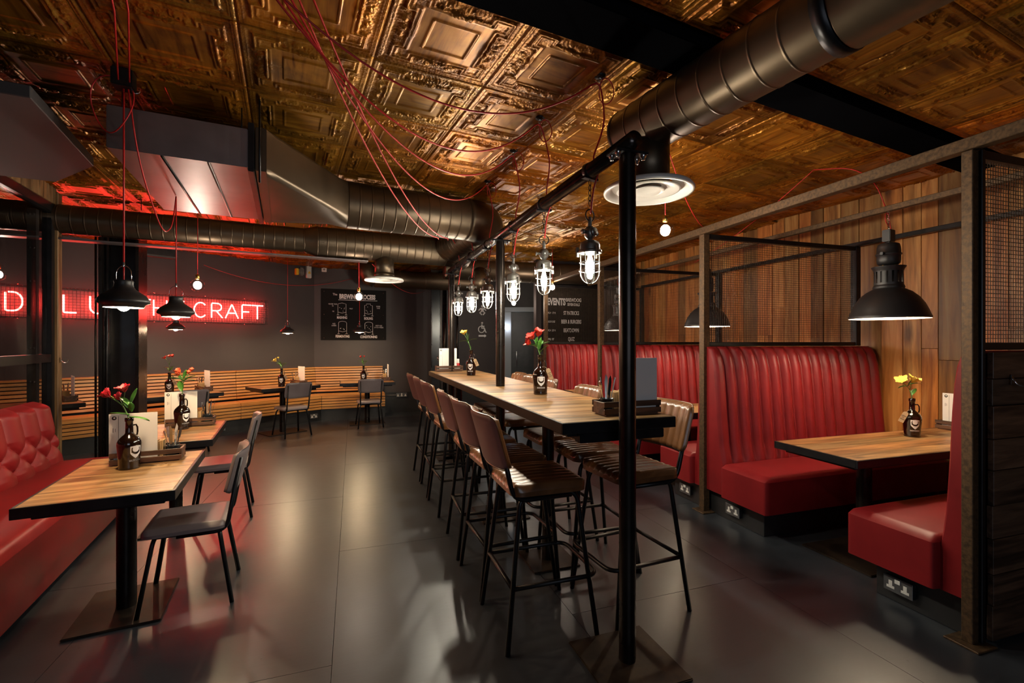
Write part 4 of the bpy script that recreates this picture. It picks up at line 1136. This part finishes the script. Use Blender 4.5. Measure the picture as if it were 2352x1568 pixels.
part('figure', MB().tube([(-.008,yy,.07),(-.012,yy,-.015),(.05,yy,-.02),(.075,yy,-.10),(.095,yy,-.10)], .014, 6).tube([(-.01,yy,.03),(.05,yy,.03)], .010, 6), M['print'], s2)
s3 = thing('wall_symbol', 'white right pointing arrow on the dark wall', 'sign', BW(xw,0,py_z(771,YW)), BW.t)
part('arrow', MB().prism([(-.085,-.017),(.05,-.017),(.05,-.034),(.095,0),(.05,.034),(.05,.017),(-.085,.017)], .004, .012, Matrix.Rotation(PI/2,4,'X')), M['print'], s3)

# ================================================================== WALL FITTINGS
def socket(label, loc, rot, gangs=2):
    r = thing('wall_socket', label, 'socket', loc, rot, 'double wall sockets')
    wd = .0735*gangs
    part('box', MB().box(-wd/2+.001,wd/2-.001,-.028,-.001,-.042,.042), M['castdark'], r, .004)
    part('face_plate', MB().box(-wd/2,wd/2,-.033,-.028,-.043,.043), M['castplate'], r, .002, 1)
    for g in range(gangs):
        cx = (g-(gangs-1)/2)*.0735
        mb = MB().box(cx-.004,cx+.004,-.0345,-.033,-.004,.014).box(cx-.018,cx-.008,-.0345,-.033,-.020,-.013).box(cx+.008,cx+.018,-.0345,-.033,-.020,-.013)
        mb.box(cx-.020,cx+.020,-.0338,-.033,-.024,-.010).box(cx-.009,cx+.009,-.0338,-.033,-.010,.018)
        part('outlet', mb, M['white'], r)
    part('rocker', MB().box(-.014,.014,-.0375,-.033,.012,.034), M['white'], r, .001, 1)
    return r
M['castplate'] = scuffed('grey_metal_plate', (.10,.10,.105), (.15,.15,.155), .35, .5, 20)
pz = .105
def bo_sock(label, k, flip, dd): 
    return socket(label, BO(CB0+.05, PD[k]+dd, pz), BO.t-PI/2)
bo_sock('metal double socket on the plinth of the banquette by the plank clad screen', 0, True, .33)
bo_sock('metal double socket on the plinth left of the first mesh screen foot', 1, False, -.30)
bo_sock('metal double socket on the plinth right of the first mesh screen foot', 1, True, .28)
socket('metal double socket on the bench plinth under the letters CRAFT', NW(nw_x(735)-.35,-.50,.10), NW.t)
socket('metal double socket on the bench plinth behind the orange flowers table', NW(nw_x(530)-.30,-.50,.10), NW.t)
socket('metal triple socket on the skirting below the chalkboard wall', BW(bwx(922)-.0,-.02,.36), BW.t, 3)
tag(part('conduit', MB().tube([(1.3,-.03,.36),(1.74,-.03,.36)], .010, 8).tube([(2.04,-.03,.36),(2.6,-.03,.36)], .010, 8), M['galv'], None, loc=(BW.ox,BW.oy,0), rotz=BW.t), 'steel conduit running to the triple wall socket', 'conduit')
em = thing('alarm_unit', 'wall alarm unit with orange lens and white warning box', 'alarm', NW(nw_x(700),0,2.80), NW.t)
part('lens', MB().box(-.15,-.10,-.07,0,-.09,.03), M['yellow'], em, .006); part('sounder', MB().box(-.095,.0,-.09,0,-.10,.05), M['cast'], em, .02)
part('white_box', MB().box(.06,.15,-.06,0,-.13,.13), M['white'], em, .008); part('warning_triangle', MB().prism([(-.03,-.025),(.03,-.025),(0,.03)], 0, .002, Matrix.Translation((.105,-.061,-.02)) @ Matrix.Rotation(PI/2,4,'X')), M['yellow'], em)
sb = thing('junction_box', 'small white box high on the wall beside the alarm unit', 'junction box', BW(.18,0,2.86), BW.t)
part('body', MB().box(-.045,.045,-.04,0,-.045,.045), M['white'], sb, .006); part('knockout', MB().lathe([(0,.002),(.018,.002),(.02,0)], 14, Matrix.Translation((0,-.04,0)) @ Matrix.Rotation(PI/2,4,'X')), M['cast'], sb)
sp = thing('wall_speaker', 'dark speaker box high above the neon sign', 'speaker', NW(nw_x(365),-.10,2.80), NW.t)
part('body', MB().box(-.22,.22,-.10,.10,-.07,.07), M['greypaint'], sp, .03, 4); part('grille', MB().box(-.18,.18,-.104,-.100,-.05,.05), M['black'], sp, .002, 1); part('bracket', MB().box(-.02,.02,-.01,.10,.06,.10), M['black'], sp)
def hook(label, loc, rot):
    r = thing('coat_hook', label, 'hook', loc, rot)
    part('plate', MB().box(-.010,.010,-.004,0,-.02,.03), M['chrome'], r, .002, 1)
    part('hook_arm', MB().tube(rnd_path([(0,-.003,.02),(0,-.02,-.02),(0,-.05,-.025),(0,-.062,.008)], .02, 4), .004, 8), M['chrome'], r); return r
hook('chrome coat hook on the dark planks of the end screen', BO(CB0+.20, PD[0]-.055, 1.27), BO.t+.4)
hook('chrome coat hook on the timber end post', G(cs+.042, 5.80, 1.28), G.t+PI/2+.6)
# corridor wall light by the door
wlp = thing('wall_light', 'bright white round wall light on the grey door frame', 'wall light', (-.115, 10.955, 1.80), 0)
part('base', MB().lathe([(.06,0),(.06,.02),(.05,.03)], 20, Matrix.Rotation(PI/2,4,'X')), M['white'], wlp)
part('lens', MB().sphere((0,0,0), .045, 16, 10, Matrix.Translation((0,-.04,0))), emit('lit_white_lens', (.85,.93,1.0), 60.0), wlp)

# ================================================================== BOTTLES, FLOWERS
BP = [(0,0),(.046,0),(.050,.004),(.0485,.012),(.050,.05),(.0545,.11),(.0565,.135),(.055,.150),(.048,.166),(.034,.182),(.022,.192),(.0185,.20),(.0175,.235),(.0172,.262),(.0205,.264),(.0205,.283),(.017,.285),(.0155,.283),(.0150,.24),(.0150,.21)]
def rad_at(z):
    for (r0,z0_),(r1,z1_) in zip(BP[1:], BP[2:]):
        if z0_ <= z <= z1_ and z1_ > z0_: return r0+(r1-r0)*(z-z0_)/(z1_-z0_)
    return .05
def wrap(par, name, fnmask, w_, h_, zc, nx, nz, m):
    """mask cells laid on the bottle's shoulder, facing -y"""
    mb = MB()
    for j in range(nz):
        for i in range(nx):
            u = (i+.5)/nx*2-1; v = (j+.5)/nz*2-1
            if not fnmask(u, v): continue
            q = []
            for di, dj in ((0,0),(1,0),(1,1),(0,1)):
                x = ((i+di)/nx-.5)*w_; z = zc+((j+dj)/nz-.5)*h_; R = rad_at(z)+.0006; a = x/.054
                q.append((R*math.sin(a), -R*math.cos(a), z))
            mb.add(q, [(0,1,2,3)])
    return part(name, mb, m, par)
def shield(u, v):
    # outline
    lim = .92 if v > -.05 else .92*(1-((-v-.05)/.95)**1.7)
    if abs(u) > lim or v > .95-.10*abs(u): return False
    x, y = u, v
    if x*x/.56**2 + (y-.40)**2/.44**2 < 1: return True                   # round head
    if abs(x) > .78 - .30*max(0, -y) or y < -.52+.45*abs(x): return True   # rim and chin
    if y > .50+.3*abs(x): return True
    # dark crescent body with raised wing tips
    return not (x*x/.74**2 + (y-.34)**2/.74**2 < 1 or (.46 < abs(x) < .74 and -.1 < y < .52))
def make_bottle(tagside=1, tagged=True):
    r = thing('growler_bottle', 'x', 'bottle')
    part('glass_body', MB().lathe(BP, 32), M['bottle'], r)
    part('ring_handle', MB().tube([(.016,0,.238),(.034,0,.240),(.042,0,.225),(.043,0,.200),(.040,0,.180)], .0045, 8), M['bottle'], r)
    wrap(r, 'emblem', shield, .058, .072, .098, 44, 52, M['print'])
    me = text_mesh('BREWDOG', .0135, M['print'], .0002, .85, bold=.0006)
    for v in me.vertices:
        a = v.co.x/.05; z = v.co.z+.050; R = rad_at(z)+.0008; v.co = (R*math.sin(a), -R*math.cos(a), z)
    part('lettering', me, None, r)
    if not tagged: return r
    s = tagside
    tg = part('paper_tag', MB().prism([(-.017,-.045),(.017,-.045),(.017,.030),(.009,.040),(-.009,.040),(-.017,.030)], -.0006, .0006, Matrix.Rotation(PI/2,4,'X')), M['kraft'], r, loc=(s*.062,-.034,.150))
    tg.rotation_euler = (0.0, -s*.42, s*.35)
    part('tag_print', text_mesh('DRINK\nME\nFRESH', .013, M['ink'], .0002, .8), None, tg, loc=(0,-.0012,-.008))
    part('tag_string', MB().tube([(.0185*math.cos(a), .0185*math.sin(a), .197) for a in [2*PI*q/16 for q in range(17)]], .0011, 5).tube([(s*.012,-.016,.197),(s*.030,-.028,.200),(s*.047,-.034,.183)], .0011, 5), M['string'], r)
    return r
def petal_flower(mb, c, ax, size, open_=.8):
    """six-petalled trumpet bloom around direction ax"""
    ax = Vector(ax).normalized(); t = ax.orthogonal().normalized(); b_ = ax.cross(t); c = Vector(c)
    for k in range(6):
        a = 2*PI*k/6+.2; s = 1.0 if k % 2 else .86
        dr_ = t*math.cos(a)+b_*math.sin(a); sd = ax.cross(dr_)
        def f(u, v):
            w_ = size*.36*math.sin(PI*min(1, v*.86+.10))**.8*(2*u-1); l = size*s*v
            cup = size*.12*(2*u-1)**2
            return c + dr_*(l*math.sin(open_)*(.35+.65*v)) + ax*(l*math.cos(open_)*1.05 - size*.10*v*v + cup) + sd*w_
        mb.surf(lambda u,v: tuple(f(u,v)), 4, 6)
def leaf(mb, c, dr_, L, Wd, droop=.3):
    dr_ = Vector(dr_).normalized(); sd = dr_.cross(Vector((0,0,1))); sd = sd.normalized() if sd.length > .1 else Vector((1,0,0)); c = Vector(c); up = sd.cross(dr_)
    mb.surf(lambda u,v: tuple(c + dr_*(L*v) + sd*(Wd*(2*u-1)*math.sin(PI*min(1,v*.96+.04))**.8) - Vector((0,0,droop*L*v*v)) + up*(Wd*.35*abs(2*u-1))), 4, 8)
def bouquet(label, p, blooms, leaves, m, seed):
    """blooms: (dx, dy, z, size) above the bottle mouth at z = .285"""
    R_ = random.Random(seed); r = thing('cut_flowers', label, 'flowers', p, 0)
    fork = Vector((sum(b[0] for b in blooms)/len(blooms)*.45, sum(b[1] for b in blooms)/len(blooms)*.45, .285+(sum(b[2] for b in blooms)/len(blooms))*.5))
    part('stem', MB().tube(rnd_path([(0,0,.10),(.002,0,.27),(fork.x*.5,fork.y*.5,(.285+fork.z)/2),fork], .04), .0032, 6), M['stem'], r)
    for (dx, dy, dz, s) in blooms:
        c = Vector((dx, dy, .285+dz)); dirn = (c-fork).normalized(); 
        part('flower_stalk', MB().tube([fork, fork.lerp(c,.5)+Vector((0,0,.006)), c], .0018, 5), M['stem'], r)
        mb = MB(); petal_flower(mb, c-dirn*s*.3, dirn+Vector((R_.uniform(-.3,.3), -.35, .2)), s*1.15, R_.uniform(.5,.8)); part('bloom', mb, m, r)
    for (x, y, z, ax, ay, az, L, wd) in leaves:
        mb = MB(); leaf(mb, (x,y,.285+z), (ax,ay,az), L*1.25, wd*1.35, R_.uniform(.1,.35)); part('leaf', mb, M['leaf'], r)
    return r
bt = make_bottle(1); BG = 'amber growler bottles used as vases'
btl = make_bottle(-1); btp = make_bottle(1, False)
LV = lambda k, s=1.0: [(.0,0,.02,-.6,.1,.8,.07*s,.011),(.0,0,.015,.6,-.1,.8,.08*s,.012),(-.01,0,.06,-.9,0,.35,.06*s,.010),(.0,0,.07,.9,.1,.4,.06*s,.009),(-.005,0,.045,-.2,-.3,.9,.07*s,.012),(0,0,.055,.3,.4,.8,.06*s,.010)][:k]
def vase(label, p, rot, src, blab, blooms, leaves, m, seed, first=set()):
    if src.name not in first:
        first.add(src.name); src.location = p; src.rotation_euler = (0,0,rot); src['label'] = label; src['group'] = BG
    else: dup(src, p, rot, label, BG)
    bouquet(blab, p, blooms, leaves, m, seed)
def onT(x, y, z): return px(x, y, z)
# near bar bottle
p = px(1241, 905, ZT); vase('amber growler bottle with paper tag in the middle of the bar table', p, .05, bt, 'orange red alstroemeria in the growler on the middle of the bar',
    [(-.060,-.01,.125,.058),(-.018,-.01,.148,.060),(-.080,0,.080,.050)], LV(6)+[(-.02,0,.05,-.8,-.2,.5,.06,.011),(-.01,0,.03,.15,-.3,.95,.09,.012),(-.03,0,.07,.1,-.2,.9,.06,.010)], M['petalred'], 1)
p = px(1082, 862, ZT); vase('amber growler bottle with paper tag beside the far bar crate', p, -.10, bt, 'single pale yellow alstroemeria in the growler by the far bar crate',
    [(-.085,-.01,.185,.055),(-.055,.0,.20,.03)], [(-.03,0,.10,.9,0,.5,.09,.010),(-.03,0,.10,-.9,0,.15,.085,.010),(-.005,0,.02,-.4,0,.9,.10,.014),(-.03,0,.12,.1,0,.9,.06,.006)], M['petalyel'], 2)
p = px(297, 1075, .75); vase('amber growler bottle holding crimson flowers before the large white menu', p, 1.25, btp, 'crimson alstroemeria in the growler before the large white menu',
    [(-.10,-.02,.13,.050),(-.075,.02,.105,.042),(-.125,.0,.12,.040),(-.022,0,.155,.050)], [(0,0,.01,-.9,-.1,.25,.085,.014),(0,0,.0,.95,-.1,.0,.10,.012),(0,0,.06,-.6,.1,.8,.09,.013),(.01,0,.07,.3,0,.95,.10,.012),(-.01,0,.05,-.3,.1,.8,.06,.012),(.012,0,.03,.1,-.2,.9,.06,.011)], M['petaldark'], 3)
p = px(418, 985, .75); vase('amber growler bottle on the sofa table with orange flowers', p, 1.2, btp, 'orange alstroemeria buds in the growler on the second sofa table',
    [(-.015,-.01,.175,.050),(.055,0,.17,.030),(.075,.01,.19,.030),(-.03,0,.155,.036)], [(0,0,.02,-.1,0,1,.10,.020),(.01,0,.11,-.95,0,.3,.10,.015),(.01,0,.10,.8,0,.6,.10,.013),(.015,0,.12,.3,-.1,.9,.08,.012),(.01,0,.11,.9,.1,.1,.07,.010),(0,0,.10,-.5,.1,.8,.08,.012)], M['petalora'], 4)
p = px(2095, 1002, .75); vase('amber growler bottle with paper tag in the booth beside the plank clad screen', p, -.38, btl, 'two yellow alstroemeria blooms in the booth growler',
    [(-.09,-.01,.125,.060),(-.005,-.01,.135,.062)], [(.0,0,.02,.5,.1,.9,.07,.014),(-.03,0,.09,-.9,0,.1,.06,.010),(-.03,0,.10,.9,0,.25,.06,.010),(-.03,0,.09,.2,-.2,.8,.05,.010)], M['petalyel'], 5)
p = Vector((P_B2.x-.02, P_B2.y+.02, .75)); p = Vector((-3.63,7.30,.75)); vase('amber growler bottle on the bench table under the letters CRAFT', p, .3, bt, 'pale yellow flowers in the growler under the letters CRAFT',
    [(-.10,0,.12,.06),(-.05,0,.16,.03)], LV(5,1.2), M['petalyel'], 6)
p = Vector((-2.615, 8.16, .75)); vase('amber growler bottle on the bench table below the chalkboard', p, .25, bt, 'small red flower in the growler below the chalkboard',
    [(-.045,0,.15,.036),(.01,0,.155,.026)], LV(5,1.2), M['petalred'], 7)
p = P_B1 + Vector((-.12,-.0,.75)); vase('amber growler bottle on the bench table behind the steel column', p, .5, bt, 'three small red blooms in the growler behind the steel column',
    [(-.06,0,.20,.042),(.0,0,.22,.034),(.045,0,.22,.040)], LV(4,1.0), M['petalred'], 8)
p = P_B0 + Vector((-.22,-.28,.75)) + Vector((.0,.1,0)); vase('amber growler bottle on the bench table beyond the glazed screen', p, .7, bt, 'dim red flowers on the bench table beyond the glazed screen',
    [(-.06,0,.17,.045),(.05,0,.17,.04)], LV(5,1.0), M['petalred'], 9)

# ================================================================== CRATES, MENUS, CUTLERY
def make_crate(L=.34, Wd=.13, Hh=.075):
    r = thing('caddy_crate', 'x', 'crate')
    for s in (-1,1):
        for k in range(2): part('side_slat', MB().box(-L/2,L/2,-.004,.004,-.014,.014), M['crate'], r, .0015, 1, loc=(0,s*(Wd/2-.004),.022+k*.037))
        part('end_board', MB().box(-.006,.006,-Wd/2+.009,Wd/2-.009,-.031,.031), M['crate'], r, .0015, 1, loc=(s*(L/2-.008),0,.038))
    part('floor_board', MB().box(-L/2+.015,L/2-.015,-Wd/2+.009,Wd/2-.009,0,.007), M['crate'], r)
    return r
def make_menu():
    r = thing('menu_card', 'x', 'menu')
    part('board', MB().box(-.112,.112,-.0025,.0025,0,.285), M['paper'], r)
    part('emblem', MB().lathe([(0,.001),(.010,.001),(.011,0)], 16, Matrix.Translation((-.088,-.0026,.262)) @ Matrix.Rotation(PI/2,4,'X')), M['ink'], r)
    part('emblem_mark', MB().lathe([(0,.0016),(.005,.0016)], 12, Matrix.Translation((-.087,-.0026,.2635)) @ Matrix.Rotation(PI/2,4,'X')), M['paper'], r)
    part('rule_line', MB().box(-.0685,-.0672,-.0032,-.0024,.008,.272), M['ink'], r)
    part('small_print', MB().box(-.094,-.092,-.0030,-.0024,.180,.205).box(-.084,-.0825,-.0030,-.0024,.183,.202), M['ink'], r)
    return r
def make_napkins():
    r = thing('napkin_stack', 'x', 'napkins')
    for k in range(6):
        part('napkin', MB().box(-.030+.01*k, -.0212+.01*k, -.032, .032, 0, .105+.003*(k%3)), M['napkin'], r, .001, 1)
    return r
def make_jar():
    r = thing('cutlery_jar', 'x', 'jar')
    part('jar_body', MB().lathe([(0,0),(.036,0),(.038,.004),(.037,.05),(.036,.072),(.038,.075),(.034,.075),(.033,.006),(0,.005)], 24), M['jar'], r)
    part('band', MB().lathe([(.0376,.03),(.0382,.034),(.0376,.046)], 24), M['teal'], r); return r
def cut_mesh(kind):
    mb = MB()
    if kind == 'fork':
        mb.box(-.004,.004,-.001,.001,0,.11); mb.box(-.010,.010,-.001,.001,.11,.13)
        for k in range(4): mb.box(-.010+.0053*k,-.0065+.0053*k,-.001,.001,.13,.175)
    elif kind == 'knife': mb.box(-.006,.006,-.003,.003,0,.085); mb.prism([(-.008,.085),(.007,.085),(.009,.15),(.002,.19),(-.008,.17)], -.0008, .0008, Matrix.Rotation(PI/2,4,'X'))
    else:
        mb.box(-.004,.004,-.001,.001,0,.12); mb.lathe([(0,-.022),(.010,-.015),(.014,0),(.010,.015),(0,.022)], 12, Matrix.Translation((0,0,.14)) @ Matrix.Diagonal((1,.25,1,1)))
    return mb.mesh(kind, M['steel'])
CUT = {k: cut_mesh(k) for k in ('fork','knife','spoon')}
KN = mat('dark_knife_handle', (.05,.035,.025), .4)
crate0, menu0, nap0, jar0 = make_crate(), make_menu(), make_napkins(), make_jar()
def make_ketchup():
    r = thing('ketchup_bottle', 'x', 'sauce bottle')
    part('body', MB().lathe([(0,0),(.028,0),(.031,.01),(.029,.05),(.020,.095),(.018,.10)], 20), M['ketchup'], r)
    part('label_band', MB().lathe([(.0312,.012),(.0306,.025),(.0300,.042)], 20), M['cream'], r)
    part('neck_label', MB().lathe([(.0205,.096),(.019,.10),(.0175,.118)], 20), M['cream'], r)
    part('cap', MB().lathe([(.0178,.120),(.0178,.145),(.015,.148),(0,.148)], 20), M['white'], r); return r
ket0 = make_ketchup()
used = {}
def put(src, p, rot, label, group):
    if src.name not in used:
        used[src.name] = 1; src.location = p; src.rotation_euler = (0,0,rot); src['label'] = label; src['group'] = group; return src
    return dup(src, p, rot, label, group)
def caddy(p, rot, where, ketchup=False, mirror=False, seed=0, menuz=0.0, mx=None, extra=False, small=False):
    """p: crate centre on the table"""
    R_ = random.Random(seed); fr = Frame(math.degrees(rot), p.x, p.y); s = -1 if mirror else 1; z = p.z
    put(crate0, p, rot, 'slatted wooden caddy crate ' + where, 'caddy crates on the tables')
    put(menu0, fr(s*(-.02 if mx is None else mx), -.036, z+.0085), rot, 'white menu card standing in the crate ' + where, 'menu cards in the crates')
    nx = .042
    put(nap0, fr(s*nx, .018, z+.0085), rot, 'brown napkins standing in the crate ' + where, 'napkins in the crates')
    jp = fr(s*.114, .010, z+.0085)
    put(jar0, jp, rot, 'dark cutlery jar in the crate ' + where, 'cutlery jars in the crates')
    for k, (kind, a) in enumerate((('fork',.2),('knife',1.5),('fork',2.9),('spoon',4.0),('knife',5.2))):
        an = a+R_.uniform(-.3,.3); t = R_.uniform(.12,.26)
        o = part(kind, CUT[kind], None); o.location = jp + Vector((math.cos(an)*.010, math.sin(an)*.010, .012))
        o.rotation_mode = 'QUATERNION'; o.rotation_quaternion = Vector((math.cos(an)*math.sin(t), math.sin(an)*math.sin(t), math.cos(t))).to_track_quat('Z','Y')
        tag(o, 'steel %s in the cutlery jar %s' % (kind, where), kind, 'cutlery in the jars')
    if ketchup: put(ket0, fr(s*(-.13), .015, z+.0085), rot, 'red ketchup bottle in the crate ' + where, 'ketchup bottles in the crates')
    if extra:
        put(ket0, fr(s*-.125,-.02,z+.0085), rot, 'red ketchup bottle in the crate ' + where, 'ketchup bottles in the crates')
caddy(G(-.725, 3.42, .75), G.t, 'on the table with the crimson flowers', seed=1, mx=-.065)
caddy(G(-.71, 4.70, .75), G.t, 'on the table with the orange flowers', seed=2, mx=-.065)
pc = bn + Vector((BA.cs*.45-BA.sn*.165, BA.sn*.45+BA.cs*.165, 0)); pc.z = ZT
caddy(pc, BA.t, 'on the bar table beside the bolted corner post', mirror=True, seed=3, mx=-.05)
pc = bn + Vector((BA.cs*.24-BA.sn*(BL-.12), BA.sn*.24+BA.cs*(BL-.12), 0)); pc.z = ZT
caddy(pc, BA.t, 'at the far end of the bar table', mirror=True, seed=4, mx=.02, ketchup=False)
fk = Frame(math.degrees(BA.t), pc.x, pc.y); put(ket0, fk(.120,.018,ZT+.0085), 0, 'red ketchup bottle in the crate at the far end of the bar table', 'ketchup bottles in the crates')
for k in range(2):
    o = dup(ket0, fk(.062-.052*k,.020,ZT+.0085), 0, 'dark brown sauce bottle in the crate at the far end of the bar table', 'brown sauce bottles', .78)
    o.name = 'sauce_bottle'
    for c_ in o.children:
        if c_.name.split('.')[0] in ('body','cap','neck_label'): c_.data = c_.data.copy(); c_.data.materials.clear(); c_.data.materials.append(M['bottle'])
fb = Frame(NR*180/PI, P_B2.x, P_B2.y); caddy(fb(.30,.12,.75), NR+PI/2, 'on the bench table under the letters CRAFT', seed=5)
fb = Frame(NR*180/PI, P_B1.x, P_B1.y); caddy(fb(.34,.12,.75), NR+PI/2, 'on the bench table behind the steel column', seed=6)
fb = Frame(NR*180/PI, P_B0.x, P_B0.y); caddy(fb(.36,.10,.75), NR+PI/2, 'on the bench table past the glazed screen', seed=7)
fb = Frame(20, P_B3.x, P_B3.y); caddy(fb(.33,.12,.75), math.radians(20)+PI/2, 'on the bench table below the chalkboard', seed=8)
pb = BO(CB0+1.72, (PD[0]+PD[1])/2-.09+.10, .75); caddy(pb, BO.t-PI/2, 'in the booth beside the plank clad screen', ketchup=True, seed=9)
